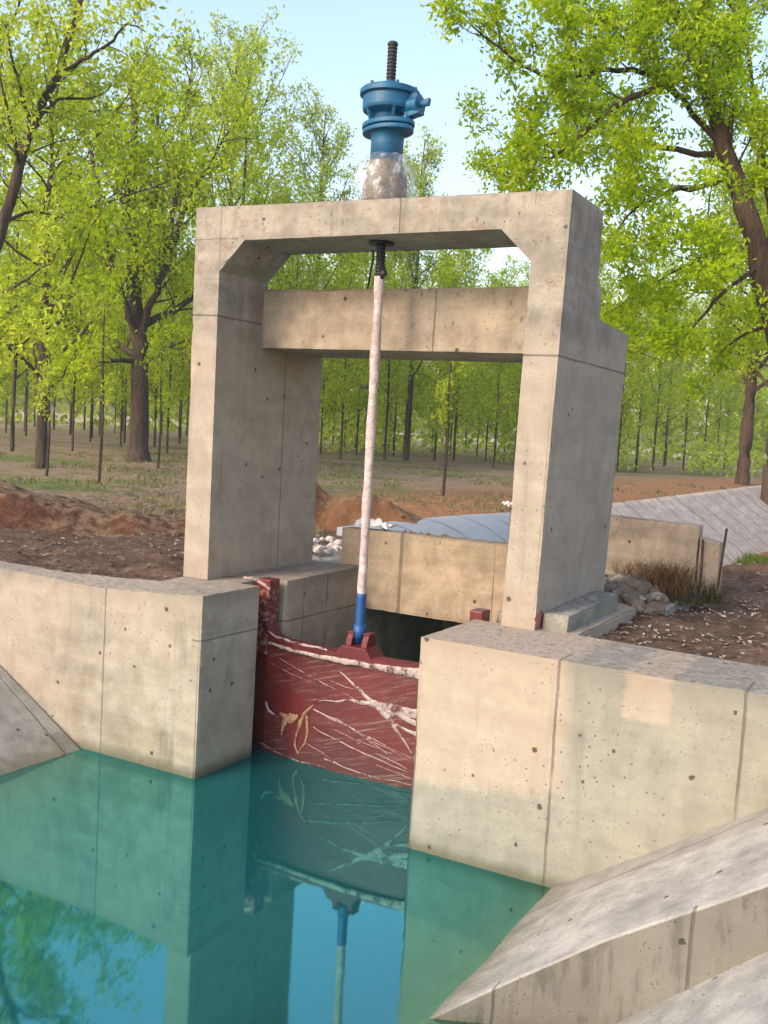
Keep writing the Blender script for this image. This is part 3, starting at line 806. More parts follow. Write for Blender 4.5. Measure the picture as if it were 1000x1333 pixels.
# ------------------------------------------------------------------ lifting screw
SX, SY = 1.925, .33
def metal_paint(name, a, b, rough=.35, chip=(.5, .45, .4)):
    t = NT(name); n1 = t.noise(4, 4, .6); n2 = t.noise(26, 5, .7)
    col = t.mix(t.step(n1, .35, .65), a, b); col = t.mix(t.m('MULTIPLY', t.step(n2, .62, .7), .6), col, chip)
    return t.done(t.bsdf(col, t.m('ADD', rough, t.m('MULTIPLY', n2, .25)), t.bump(n2, .12, .008), .5))
BLUE = metal_paint('blue machine enamel', (.001, .075, .16), (.002, .105, .22), chip=(.02, .11, .17))
BLUE2 = metal_paint('blue rod enamel', (.006, .055, .19), (.009, .08, .24))
BLACK = metal_paint('greased black steel', (.008, .008, .010), (.016, .016, .018), .4, (.03, .03, .03))
sc_ = empty('lifting_screw', (SX, SY, -.5), 'vertical lifting screw in pinkish white plastic, running from the top beam down to the gate', 'lifting screw')
def thread(bm, z0, z1, r, pitch=.032):
    n = int((z1 - z0) / (pitch / 2)); prof = []
    for i in range(n + 1): prof.append((r if i % 2 else r * .84, z0 + (z1 - z0) * i / n))
    lathe(bm, prof, (SX, SY), 18)
bm = bmesh.new(); thread(bm, 3.0, 5.075, .046); lathe(bm, [(.048, 5.07), (.05, 5.085), (.04, 5.10)], (SX, SY), 18)
bm_obj('threaded_rod', bm, BLACK, sc_)
t = NT('wrapped rod plastic'); n1 = t.noise(13, 5, .7, scl=(1, 1, 1)); n2 = t.noise(55, 4, .7); n4 = t.noise(3, 3, .6)
col = t.mix(t.step(n1, .35, .65), (.44, .33, .31), (.60, .51, .48)); col = t.mix(t.m('MULTIPLY', t.step(n2, .56, .64), .75), col, (.22, .08, .06))
col = t.mix(t.m('MULTIPLY', t.m('MULTIPLY', t.step(n4, .5, .65), t.step(t.xyz()[2], 1.2, 2.6)), .5), col, (.28, .19, .14))
SLEEVE = t.done(t.bsdf(col, .45, t.bump(t.m('ADD', n1, t.m('MULTIPLY', n2, .5)), .9, .02), .4))
bm = bmesh.new()
def wob(a, z): return 1 + .10 * mnoise.noise(Vector((math.cos(a) * 1.2, math.sin(a) * 1.2, z * 6))) + .05 * mnoise.noise(Vector((math.cos(a) * 3, math.sin(a) * 3, z * 25)))
lathe(bm, [(.044 + .012 * sstep(1.2, -.1, z) * -.4 + .004 * math.sin(z * 9), z) for z in np.linspace(.02, 3.0, 120)], (SX, SY), 20, wob)
bm_obj('wrapped_sleeve', bm, SLEEVE, sc_, smooth=True)
bm = bmesh.new(); tube(bm, [(SX + .03, SY - .02, 2.98), (SX + .06, SY - .03, 3.03), (SX + .055, SY - .03, 3.08)], [.02, .035, .02], 8)
bm_obj('sleeve_knot', bm, BLACK, sc_, smooth=True); bm = bmesh.new()
tube(bm, [(SX - .03, SY, 1.98), (SX - .09, SY - .02, 1.985), (SX - .13, SY - .02, 1.96)], [.012, .014, .004], 6)
bm_obj('sleeve_tail', bm, BLACK, sc_, smooth=True)
bm = bmesh.new(); lathe(bm, [(.046, -.44), (.048, -.3), (.046, .0), (.046, .03)], (SX, SY), 20); lathe(bm, [(.058, -.40), (.06, -.34), (.058, -.26)], (SX, SY), 20)
bm_obj('rod_coupling', bm, BLUE2, sc_, smooth=True)

# ------------------------------------------------------------------ screw hoist on the beam
ho = empty('screw_hoist', (SX, SY, 3.63), 'blue cast screw hoist with a plastic wrapped foot, standing on top of the frame', 'screw hoist')
C0 = (SX, SY)
t = NT('foot wrapping'); n = t.noise(9, 5, .7); n2 = t.noise(30, 5, .7)
FOOT = t.done(t.bsdf(t.mix(t.step(n, .35, .62), (.10, .07, .04), (.22, .17, .115)), .6, t.bump(t.m('ADD', n, t.m('MULTIPLY', n2, .4)), 1.0, .04), .3))
def wobf(a, z): return 1 + .14 * mnoise.noise(Vector((math.cos(a) * 2, math.sin(a) * 2, z * 7)))
bm = bmesh.new(); lathe(bm, [(.20, 3.625), (.215, 3.70), (.20, 3.80), (.185, 3.90), (.17, 3.97), (.152, 4.03)], C0, 40, wobf); bm_obj('foot', bm, FOOT, ho, smooth=True)
bm = bmesh.new(); lathe(bm, [(.150, 3.95), (.150, 4.20), (.155, 4.29), (.19, 4.305)], C0, 40); bm_obj('column', bm, BLUE, ho, smooth=True)
def oval(rx, ry, n=44, ang=0.0):
    o = []
    for k in range(n):
        a = 2 * PI * k / n; c, s = math.cos(a), math.sin(a)
        x = rx * abs(c) ** .9 * (1 if c > 0 else -1); y = ry * abs(s) ** 1.25 * (1 if s > 0 else -1)
        o.append((SX + x * math.cos(ang) - y * math.sin(ang), SY + x * math.sin(ang) + y * math.cos(ang)))
    return o
bm = bmesh.new()
prism(bm, oval(.285, .20, ang=-.35), 4.285, 4.325); prism(bm, oval(.29, .205, ang=-.32), 4.335, 4.378)
bm_obj('flange', bm, BLUE, ho, bevel=.008)
for s in (-1, 1):
    bx_, by_ = SX + s * .235 * math.cos(-.33), SY + s * .235 * math.sin(-.33)
    bm = bmesh.new(); lathe(bm, [(.028, 4.378), (.028, 4.405), (.014, 4.406), (.014, 4.43)], (bx_, by_), 6); bm_obj('flange_bolt', bm, BLUE, ho)
bm = bmesh.new(); lathe(bm, [(.175, 4.378), (.15, 4.41), (.155, 4.44), (.20, 4.46), (.238, 4.475), (.245, 4.50), (.245, 4.605)], C0, 44)
for k in range(5):   # webs between neck and housing
    a = .4 + 2 * PI * k / 5
    d = Vector((math.cos(a), math.sin(a), 0)); q = Vector((-d.y, d.x, 0)) * .014
    c = Vector((SX, SY, 0))
    poly = [c + d * .14 + Vector((0, 0, 4.378)), c + d * .20 + Vector((0, 0, 4.378)), c + d * .235 + Vector((0, 0, 4.48)), c + d * .14 + Vector((0, 0, 4.48))]
    prism_dir(bm, poly, q, -q)
bm_obj('gear_housing', bm, BLUE, ho, smooth=False, bevel=.004)
bm = bmesh.new(); lathe(bm, [(.262, 4.607), (.274, 4.615), (.274, 4.655), (.262, 4.668), (.20, 4.69), (.10, 4.70), (.085, 4.735), (.05, 4.737)], C0, 48); bm_obj('lid', bm, BLUE, ho, smooth=False)
for k in range(6):
    a = .25 + 2 * PI * k / 6; bm = bmesh.new(); lathe(bm, [(.017, 4.67), (.017, 4.695), (.008, 4.696)], (SX + .235 * math.cos(a), SY + .235 * math.sin(a)), 6); bm_obj('lid_bolt', bm, BLUE, ho)
bm = bmesh.new()
d = Vector((.98, -.12, 0)).normalized(); pz = 4.50; b0 = Vector((SX, SY, pz))
tube(bm, [b0 + d * .18, b0 + d * .33, b0 + d * .331, b0 + d * .345], [.075, .072, .085, .085], 20)
tube(bm, [b0 + d * .34, b0 + d * .44], .024, 12)
q = Vector((-d.y, d.x, 0)) * .05
prism_dir(bm, [b0 + d * .20 + Vector((0, 0, -.11)), b0 + d * .36 + Vector((0, 0, -.085)), b0 + d * .36 + Vector((0, 0, -.055)), b0 + d * .20 + Vector((0, 0, -.05))], q, -q)
prism_dir(bm, [b0 + d * .23 + Vector((0, 0, .05)), b0 + d * .33 + Vector((0, 0, .05)), b0 + d * .33 + Vector((0, 0, .10)), b0 + d * .23 + Vector((0, 0, .105))], q * .8, -q * .8)
prism_dir(bm, [b0 + d * .355 + Vector((0, 0, -.02)), b0 + d * .445 + Vector((0, 0, .01)), b0 + d * .445 + Vector((0, 0, .045)), b0 + d * .355 + Vector((0, 0, .03))], q * .4, -q * .4)
bm_obj('crank_socket', bm, BLUE, ho, bevel=.005)
t = NT('clear plastic bag'); n = t.noise(8, 5, .7, scl=(1, 1, .6)); n2 = t.noise(24, 4, .7)
gls = t.n('ShaderNodeBsdfGlossy'); t.put(gls.inputs[0], (.8, .84, .86, 1)); t.put(gls.inputs[1], .35); t.put(gls.inputs[2], t.bump(t.m('ADD', n, t.m('MULTIPLY', n2, .4)), 1.0, .05))
dif = t.n('ShaderNodeBsdfDiffuse'); t.put(dif.inputs[0], (.72, .72, .71, 1))
mm = t.n('ShaderNodeMixShader'); t.put(mm.inputs[0], .3); t.put(mm.inputs[1], dif.outputs[0]); t.put(mm.inputs[2], gls.outputs[0])
trn = t.n('ShaderNodeBsdfTransparent'); t.put(trn.inputs[0], (.94, .95, .95, 1))
m3 = t.n('ShaderNodeMixShader'); t.put(m3.inputs[0], t.m('ADD', .10, t.m('MULTIPLY', t.step(n, .48, .66), .38))); t.put(m3.inputs[1], trn.outputs[0]); t.put(m3.inputs[2], mm.outputs[0])
BAG = t.done(m3.outputs[0])
def wobb(a, z): return 1 + .10 * mnoise.noise(Vector((math.cos(a) * 1.6, math.sin(a) * 1.6, z * 4))) + .035 * mnoise.noise(Vector((math.cos(a) * 7, math.sin(a) * 7, z * 5)))
bm = bmesh.new(); rings = []
prof = [(.275, 3.64), (.285, 3.70), (.283, 3.80), (.275, 3.90), (.265, 3.98), (.24, 4.04), (.19, 4.075), (.158, 4.07)]
for (r, z) in prof:
    rings.append([bm.verts.new((SX + r * wobb(2 * PI * k / 64, z) * math.cos(2 * PI * k / 64), SY + r * wobb(2 * PI * k / 64, z) * math.sin(2 * PI * k / 64), z + .02 * mnoise.noise(Vector((k * .3, z * 3, 0))))) for k in range(64)])
for i in range(len(rings) - 1):
    for k in range(64): bm.faces.new((rings[i][k], rings[i][(k + 1) % 64], rings[i + 1][(k + 1) % 64], rings[i + 1][k]))
bm_obj('plastic_bag', bm, BAG, ho, smooth=True)
bm = bmesh.new(); lathe(bm, [(.115, 3.288), (.115, 3.308), (.06, 3.309)], C0, 24); bm_obj('bearing_plate', bm, BLACK, ho)

# wire hanging behind the screw
bm = bmesh.new(); tube(bm, [(1.62, .70, 3.33), (1.62, .72, 3.25), (1.585, .74, 3.12), (1.55, .78, 3.03), (1.49, .86, 2.965)], .010, 6)
tag(bm_obj('wire', bm, BLACK, origin=(1.62, .7, 3.33), smooth=True), 'thin black wire hanging from the top beam to the deck slab behind the screw', 'wire')

# ------------------------------------------------------------------ small things on the bank
rng = random.Random(11)
def rock(bm, c, r, seed):
    q = bmesh.new(); bmesh.ops.create_icosphere(q, subdivisions=2 if r > .05 else 1, radius=1)
    sx, sy, sz = r * rng.uniform(.8, 1.4), r * rng.uniform(.7, 1.1), r * rng.uniform(.5, .8)
    a = rng.uniform(0, PI); vm = {}
    for v in q.verts:
        p = v.co.copy(); p *= 1 + .35 * mnoise.noise(p * 1.3 + Vector((seed, 0, 0))) + .12 * mnoise.noise(p * 4 + Vector((seed, 3, 0)))
        x, y, z = p.x * sx, p.y * sy, p.z * sz
        vm[v] = bm.verts.new((c[0] + x * math.cos(a) - y * math.sin(a), c[1] + x * math.sin(a) + y * math.cos(a), c[2] + z))
    for f in q.faces: bm.faces.new([vm[v] for v in f.verts])
    q.free()
t = NT('rubble and mortar'); n1 = t.noise(3, 5, .65); n2 = t.noise(16, 5, .7)
col = t.mix(t.step(n1, .35, .65), (.21, .165, .12), (.15, .115, .082)); col = t.mix(t.m('MULTIPLY', t.step(n2, .5, .66), .6), col, (.13, .095, .065))
col = t.mix(t.m('MULTIPLY', t.step(t.noise(5, 4, .6), .58, .66), .7), col, (.42, .37, .31))
RUB = t.done(t.bsdf(col, .92, t.bump(t.m('ADD', n1, n2), .8, .04), .2))
bm = bmesh.new()
for k in range(210):
    u = rng.random(); y = 2.0 + 2.0 * u; x = 3.62 + .62 * rng.random() ** 1.2
    z = .0 + .15 * sstep(2.0, 2.9, y) * (1 - sstep(3.75, 4.35, x)) + rng.uniform(-.08, .02)
    rock(bm, (x, y, z), rng.uniform(.035, .11), k * 1.7)
tag(bm_obj('rubble_edge', bm, RUB, origin=(3.9, 3, 0)), 'rough heap of pale mortared rubble behind the right pillar, below the low tan wall', 'rubble')

def blades(bm, c, n, spread, h0, h1, w, lean, rnd, zfun=None):
    for k in range(n):
        a = rnd.uniform(0, 2 * PI); r = spread * math.sqrt(rnd.random())
        x, y = c[0] + r * math.cos(a), c[1] + r * math.sin(a); z = zfun(x, y) if zfun else c[2]
        h = rnd.uniform(h0, h1); la = rnd.uniform(0, 2 * PI); l = lean * h * rnd.random()
        d = Vector((math.cos(la), math.sin(la), 0)); s = Vector((-d.y, d.x, 0)) * w * .5
        p0 = Vector((x, y, z - .02)); p1 = p0 + d * l * .35 + Vector((0, 0, h * .6)); p2 = p0 + d * l + Vector((0, 0, h))
        a0, b0 = bm.verts.new(p0 - s), bm.verts.new(p0 + s); a1, b1 = bm.verts.new(p1 - s * .7), bm.verts.new(p1 + s * .7); tip = bm.verts.new(p2)
        bm.faces.new((a0, b0, b1, a1)); bm.faces.new((a1, b1, tip))
def leafmat(name, cols, trans, rough=.5, tf=.5):
    t = NT(name); r = t.n('ShaderNodeNewGeometry').outputs['Random Per Island']
    cr = t.n('ShaderNodeValToRGB'); t.put(cr.inputs[0], r)
    el = cr.color_ramp.elements
    el[0].position = 0; el[0].color = cols[0] + (1,); el[1].position = 1; el[1].color = cols[-1] + (1,)
    for i, c in enumerate(cols[1:-1]): e = el.new((i + 1) / (len(cols) - 1)); e.color = c + (1,)
    cl = t.noise(.55, 3, .5, t.pos())
    base = t.mix(t.step(cl, .35, .65), cr.outputs[0], t.mix(.5, cr.outputs[0], cols[0]))
    d = t.n('ShaderNodeBsdfDiffuse'); t.put(d.inputs[0], base)
    tr = t.n('ShaderNodeBsdfTranslucent'); t.put(tr.inputs[0], t.mix(1.0, base, trans, 'MULTIPLY'))
    m = t.n('ShaderNodeMixShader'); t.put(m.inputs[0], tf); t.put(m.inputs[1], d.outputs[0]); t.put(m.inputs[2], tr.outputs[0])
    return t.done(m.outputs[0])
STRAW = leafmat('dry straw', [(.20, .105, .045), (.34, .20, .09), (.44, .31, .17), (.14, .085, .05)], (.7, .6, .4), tf=.25)
GRASS = leafmat('green grass', [(.07, .12, .02), (.12, .19, .035), (.17, .22, .05), (.24, .22, .09)], (1, 1, .6), tf=.35)
OLIVE = leafmat('sparse field grass', [(.10, .13, .035), (.17, .19, .065), (.28, .235, .12), (.36, .29, .17)], (1, .95, .6), tf=.3)
WEED = leafmat('dark dry weed', [(.05, .045, .028), (.085, .075, .04), (.10, .11, .04), (.18, .14, .08)], (.8, .8, .5), tf=.2)
rg = random.Random(3)
bm = bmesh.new()
blades(bm, (4.18, 3.0, .05), 420, .22, .12, .42, .012, 1.6, rg)
blades(bm, (3.95, 3.1, .2), 260, .42, .05, .22, .010, 3.0, rg)
tag(bm_obj('straw_clump', bm, STRAW, origin=(4.18, 3.0, 0)), 'slumped clump of rusty brown straw beside the rubble behind the right pillar', 'straw')
for (x, y, n, h) in ((4.55, 3.15, 260, .30), (4.35, 2.75, 160, .22)):
    bm = bmesh.new(); blades(bm, (x, y, -.02), n, .20, .06, h, .009, .9, rg)
    tag(bm_obj('dry_weed', bm, WEED, origin=(x, y, 0)), 'larger dark scrubby weed at the foot of the tan wall stub' if n > 200 else 'smaller dark scrubby weed just in front of the bigger one', 'weed')
bm = bmesh.new(); blades(bm, (4.45, 8.0, 0), 2400, .75, .05, .17, .012, .8, rg, lambda x, y: -.14 - (4.1 - x) * .8 if x < 4.1 else max(gh(x, y), -.14))
tag(bm_obj('grass', bm, GRASS, origin=(4.45, 8.0, 0)), kind='stuff', label='bright green grass on the edge of the far right bank', cat='grass')
for (x, y, dx, h, z0, lab) in ((4.49, 4.01, .05, .70, .0, 'taller rusty rod at the outer end of the tan wall stub'), (4.30, 4.00, -.01, .55, .0, 'shorter rusty rod standing against the front of the tan wall stub')):
    bm = bmesh.new(); tube(bm, [(x, y, z0), (x + dx * .5, y, z0 + h * .5), (x + dx, y - .01, z0 + h)], .014, 7)
    tag(bm_obj('iron_rod', bm, metal_paint('rusty iron', (.05, .028, .018), (.09, .045, .026), .8, (.14, .07, .04)), origin=(x, y, 0)), lab, 'iron rod')
def rag(name, c, r, mat, label, cat, seed, h=.12, n=14):
    bm = bmesh.new(); G = []
    for j in range(n + 1):
        row = []
        for i in range(n + 1):
            u, v = -1 + 2 * i / n, -1 + 2 * j / n
            k = 1 + .35 * mnoise.noise(Vector((u * 1.5, v * 1.5, seed)))
            row.append(bm.verts.new((c[0] + u * r[0] * k, c[1] + v * r[1] * k, c[2] + h * (.5 + mnoise.noise(Vector((u * 2.3, v * 2.3, seed + 4))) + .4 * mnoise.noise(Vector((u * 6, v * 6, seed)))) * (1 - .5 * max(abs(u), abs(v)) ** 2))))
        G.append(row)
    for j in range(n):
        for i in range(n): bm.faces.new((G[j][i], G[j][i + 1], G[j + 1][i + 1], G[j + 1][i]))
    return tag(bm_obj(name, bm, mat, origin=c), label, cat)
t = NT('white sheet scrap'); n = t.noise(8, 4, .6)
SCRAP = t.done(t.bsdf(t.mix(n, (.55, .54, .52), (.82, .82, .80)), .5, None, .3))
rag('plastic_scrap', (1.0, 2.16, .47), (.20, .09), SCRAP, 'crumpled white plastic scrap lying on the tan breast wall beside the screw', 'plastic scrap', 1.0)
rag('plastic_scrap', (-1.75, 13.0, .08), (.13, .08), SCRAP, 'white plastic scrap on the far bank crest, just left of the right pillar', 'plastic scrap', 5.0, .10)
t = NT('dusty soil clod'); n = t.noise(14, 5, .7); CLOD = t.done(t.bsdf(t.mix(n, (.10, .065, .04), (.24, .165, .10)), .95, t.bump(n, .9, .03), .1))
bm = bmesh.new()
for k in range(15): rock(bm, (rng.uniform(1.1, 2.0) ** 1.0, rng.uniform(2.08, 2.25), .452 + rng.uniform(-.01, .012)), rng.uniform(.012, .04), k)
tag(bm_obj('soil_crumbs', bm, CLOD, origin=(1.5, 2.15, .45)), 'line of brown soil clods scattered along the top of the tan breast wall', 'soil')
bm = bmesh.new()
for k in range(90):
    rock(bm, (-.35 + rng.gauss(0, .28), 2.75 + rng.gauss(0, .45), .02 + rng.uniform(0, .08)), rng.uniform(.02, .07), k * 2.2)
t = NT('cement lumps'); n = t.noise(10, 5, .7); CEM = t.done(t.bsdf(t.mix(n, (.32, .27, .235), (.62, .57, .53)), .9, t.bump(n, .7, .03), .2))
tag(bm_obj('cement_lumps', bm, CEM, origin=(-.3, 2.8, 0)), 'pale spill of broken cement lumps at the left end of the tan breast wall', 'cement lumps', kind='stuff')

# leaf litter and chips on the bare soil near the gate
t_rng = np.random.default_rng(8)
def flakes(name, n, box_, smin, smax, mat, kindlab, dens=None):
    V = []; Fc = []
    x0, x1, y0, y1 = box_; c = 0
    while c < n:
        x = t_rng.uniform(x0, x1); y = t_rng.uniform(y0, y1)
        if dens and t_rng.random() > dens(x, y): continue
        z = gh(x, y)
        if z < -.4: continue
        a = t_rng.uniform(0, 2 * PI); s = t_rng.uniform(smin, smax); w_ = s * t_rng.uniform(.25, .7)
        ux, uy = math.cos(a), math.sin(a); k = len(V); tz = t_rng.uniform(-.3, .3) * s; tz2 = t_rng.uniform(0, .5) * w_
        V += [(x - ux * s, y - uy * s, z + .012), (x + uy * w_, y - ux * w_, z + .02 + tz2), (x + ux * s, y + uy * s, z + .02 + abs(tz)), (x - uy * w_, y + ux * w_, z + .016)]
        Fc.append((k, k + 1, k + 2, k + 3)); c += 1
    me = bpy.data.meshes.new(name); me.from_pydata(V, [], Fc)
    o = link(name, me, mat); return tag(o, kindlab[0], kindlab[1], kind='stuff')
LIT = leafmat('dry leaf litter', [(.09, .058, .036), (.17, .115, .075), (.27, .20, .14), (.44, .37, .31)], (.8, .7, .5), tf=.15)
flakes('leaf_litter', 9000, (-8, 9, -.45, 9), .012, .045, LIT, ('dry leaf litter and chips on the bare soil round the gate', 'leaf litter'), lambda x, y: .35 + .65 * (mnoise.noise(Vector((x * .9, y * .9, 1))) > .05))
CHIP = leafmat('pale chips', [(.24, .19, .15), (.40, .34, .29), (.55, .50, .46)], (.8, .7, .5), tf=.1)
flakes('pale_chips', 900, (4.15, 7.5, .15, 4.2), .010, .032, CHIP, ('pale chips and shreds strewn over the soil at the right', 'chips'), lambda x, y: 1.0 if mnoise.noise(Vector((x * 1.3, y * 1.3, 4))) > .0 else .08)
V = []
bm = bmesh.new(); rg2 = random.Random(77)
for k in range(5200):
    dd = rg2.uniform(8, 46) ; az = math.radians(rg2.uniform(6, 52)); x, y = 6.69 - math.sin(az) * dd, -7.97 + math.cos(az) * dd
    if mnoise.noise(Vector((x * .25, y * .25, 2))) < .02 or (LCX - .1 < x < RCX + .2): continue
    if x > -8 and y < 4.5: continue
    blades(bm, (x, y, gh(x, y)), 7, .14, .04, .15, .012 + dd * .0006, 1.0, rg2)
tag(bm_obj('field_grass', bm, OLIVE, origin=(-10, 15, 0)), 'sparse short grass growing in patches over the plantation floor', 'grass', kind='stuff')

# ------------------------------------------------------------------ trees
def perp(d, rnd):
    a = d.cross(Vector((rnd.uniform(-1, 1), rnd.uniform(-1, 1), rnd.uniform(-1, 1))))
    return a.normalized() if a.length > 1e-4 else Vector((1, 0, 0))
def at_t(pts, u):
    s = u * (len(pts) - 1); i = min(len(pts) - 2, int(s)); f = s - i
    return pts[i].lerp(pts[i + 1], f), (pts[i + 1] - pts[i]).normalized()
def smooth_line(pts, m=4, wob=0.0, rnd=None):
    out = []
    n = len(pts)
    for i in range(n - 1):
        p0, p1, p2, p3 = pts[max(0, i - 1)], pts[i], pts[i + 1], pts[min(n - 1, i + 2)]
        for k in range(m):
            t_ = k / m
            p = .5 * ((2 * p1) + (p2 - p0) * t_ + (2 * p0 - 5 * p1 + 4 * p2 - p3) * t_ * t_ + (3 * p1 - p0 - 3 * p2 + p3) * t_ ** 3)
            if rnd and wob: p = p + Vector((rnd.uniform(-wob, wob), rnd.uniform(-wob, wob), rnd.uniform(-wob, wob)))
            out.append(p)
    out.append(pts[-1]); return out
def grow_branch(start, d, L, r0, up, bend, rnd, n=5):
    pts = [start]; p = start.copy(); dd = d.copy()
    for i in range(n):
        dd = (dd + Vector((rnd.uniform(-bend, bend), rnd.uniform(-bend, bend), rnd.uniform(-bend, bend) + up))).normalized()
        p = p + dd * (L / n); pts.append(p.copy())
    return pts

class Tree:
    def __init__(s, seed):
        s.r = random.Random(seed); s.wood = bmesh.new(); s.sites = []
    def tube(s, pts, r0, r1, n=6):
        k = len(pts)
        tube(s.wood, pts, [r0 + (r1 - r0) * (i / (k - 1)) for i in range(k)], n, cap=False)
    def twigs(s, pts, r, L, count, u0=.2, up=.05, lw=1.0, tw=True, sub=4, spread=.8):
        """second-level branches along pts, each with short twigs that carry leaves"""
        rnd = s.r
        for k in range(count):
            u = u0 + (1 - u0) * (k + rnd.random()) / count
            p, d = at_t(pts, min(.999, u))
            q = (d * rnd.uniform(.3, .9) + perp(d, rnd) * rnd.uniform(.6, 1.0) * spread + Vector((0, 0, up * 3))).normalized()
            l = L * rnd.uniform(.55, 1.15) * (1.15 - .6 * u)
            b = grow_branch(p, q, l, r, up, .22, rnd, 4)
            s.tube(b, r * .5 * (1.15 - .6 * u), r * .12, 4)
            for m in range(sub):
                v = rnd.uniform(.25, 1.0)
                pp, d2 = at_t(b, min(.999, v))
                qq = (d2 * .6 + perp(d2, rnd) * .8 + Vector((0, 0, up * 2))).normalized()
                tl = l * rnd.uniform(.22, .5)
                tt = [pp, pp + qq * tl * .5 + Vector((0, 0, tl * .03)), pp + qq * tl]
                if tw: s.tube(tt, r * .13, r * .05, 3)
                s.sites.append((tt[0], tt[-1], tl, lw))
            s.sites.append((b[2], b[-1], l * .5, lw))
    def leaves(s, n, size, jit=.12, wz=0.0):
        rng_ = np.random.default_rng(s.r.randint(0, 10 ** 6))
        w_ = np.array([max(.02, a[2]) * a[3] for a in s.sites]); w_ /= w_.sum()
        idx = rng_.choice(len(s.sites), n, p=w_)
        A = np.array([tuple(a[0]) for a in s.sites])[idx]; B = np.array([tuple(a[1]) for a in s.sites])[idx]
        u = rng_.random((n, 1)) ** .8
        P = A + (B - A) * (u * 1.08) + rng_.normal(0, jit, (n, 3))
        ax = rng_.normal(0, 1, (n, 3)); ax[:, 2] -= wz; ax /= np.linalg.norm(ax, axis=1, keepdims=True)
        o = rng_.normal(0, 1, (n, 3)); sd_ = np.cross(ax, o); sd_ /= np.linalg.norm(sd_, axis=1, keepdims=True); nn = np.cross(ax, sd_)
        L = size * rng_.uniform(.65, 1.25, (n, 1)); W = L * rng_.uniform(.34, .52, (n, 1))
        v0 = P; v1 = P + ax * L * .45 + sd_ * W * .5 + nn * L * .06; v2 = P + ax * L; v3 = P + ax * L * .45 - sd_ * W * .5 + nn * L * .06
        return np.stack([v0, v1, v2, v3], 1).reshape(-1, 3)
def leaf_mesh(name, V, mat):
    n = len(V) // 4
    me = bpy.data.meshes.new(name)
    me.vertices.add(4 * n); me.vertices.foreach_set('co', V.astype(np.float32).ravel())
    me.loops.add(4 * n); me.loops.foreach_set('vertex_index', np.arange(4 * n, dtype=np.int32))
    me.polygons.add(n); me.polygons.foreach_set('loop_start', np.arange(0, 4 * n, 4, dtype=np.int32))
    me.polygons.foreach_set('loop_total', np.full(n, 4, dtype=np.int32))
    me.update(calc_edges=True); me.materials.append(mat)
    return me

def bark(name, a, b, sc=1.0):
    t = NT(name); o = t.obj()
    n1 = t.noise(3 * sc, 5, .65, o, scl=(4, 4, .6)); n2 = t.noise(14 * sc, 5, .7, o, scl=(2.5, 2.5, .6))
    col = t.mix(t.step(n1, .38, .62), a, b); col = t.mix(t.m('MULTIPLY', t.step(n2, .52, .66), .6), col, tuple(c * .35 for c in a))
    return t.done(t.bsdf(col, .95, t.bump(t.m('ADD', n1, n2), .9, .05), .1))
BARK1 = bark('brown bark', (.075, .050, .036), (.125, .086, .060))
BARK2 = bark('dark bark', (.055, .042, .032), (.10, .078, .058))
LEAF_N = leafmat('fresh spring leaf', [(0.147, 0.235, 0.009), (0.309, 0.440, 0.017), (0.423, 0.571, 0.026), (0.515, 0.583, 0.036)], (1.6, 1.5, .7), tf=.55)
LEAF_L = leafmat('bright yellow green leaf', [(0.147, 0.226, 0.007), (0.309, 0.430, 0.014), (0.435, 0.561, 0.020), (0.526, 0.573, 0.029)], (1.6, 1.5, .7), tf=.55)
LEAF_P = leafmat('pale thin leaf', [(0.209, 0.269, 0.022), (0.378, 0.463, 0.043), (0.496, 0.584, 0.069), (0.552, 0.595, 0.094)], (1.45, 1.45, .9), tf=.55)
LEAF_F = leafmat('plantation leaf', [(0.165, 0.235, 0.011), (0.320, 0.430, 0.021), (0.435, 0.538, 0.033), (0.515, 0.562, 0.047)], (1.5, 1.5, .8), tf=.55)

def hero(name, D, base, r0, seed, label, lim, sub, leafn, leafs, barkm, leafm, trunk_from=.45, twigL=1.2, jit=.12, taper=.28, up=.06, limb_r=.42, subtw=4):
    T = Tree(seed); rnd = T.r
    root = empty(name, base, label, 'tree', 'large trees round the gate')
    B = Vector(base)
    for k, L in D.items():
        pts = [Vector(p) for p in L]
        if k == 'trunk':
            pts = smooth_line(pts, 4, r0 * .12, rnd)
            n = len(pts)
            T.tube(pts, r0, r0 * taper, 12)
            # root flare
            tube(T.wood, [pts[0] - Vector((0, 0, .25)), pts[0] + (pts[1] - pts[0]) * .25, pts[1]], [r0 * 1.55, r0 * 1.22, r0 * 1.0], 12, cap=False)
            T.twigs(pts[int(n * trunk_from):], r0 * .22, twigL, lim, .1, up, sub=subtw)
        else:
            l = sum((a - b).length for a, b in zip(pts, pts[1:]))
            pts = smooth_line(pts, 4, .035 * l / 4, rnd)
            # radius where the limb leaves
            rr = r0 * limb_r * (1.0 if l > 3 else .7)
            T.tube(pts, rr, rr * .18, 8)
            T.twigs(pts, rr * .5, min(twigL * 1.1, l * .5), max(5, int(sub * l / 4)), .16, up, sub=subtw)
    V = T.leaves(leafn, leafs, jit) - np.array(tuple(B))
    bm_obj('trunk', T.wood, barkm, root, smooth=True)
    o = link('crown', leaf_mesh('crown', V, leafm), None, root)
    return root
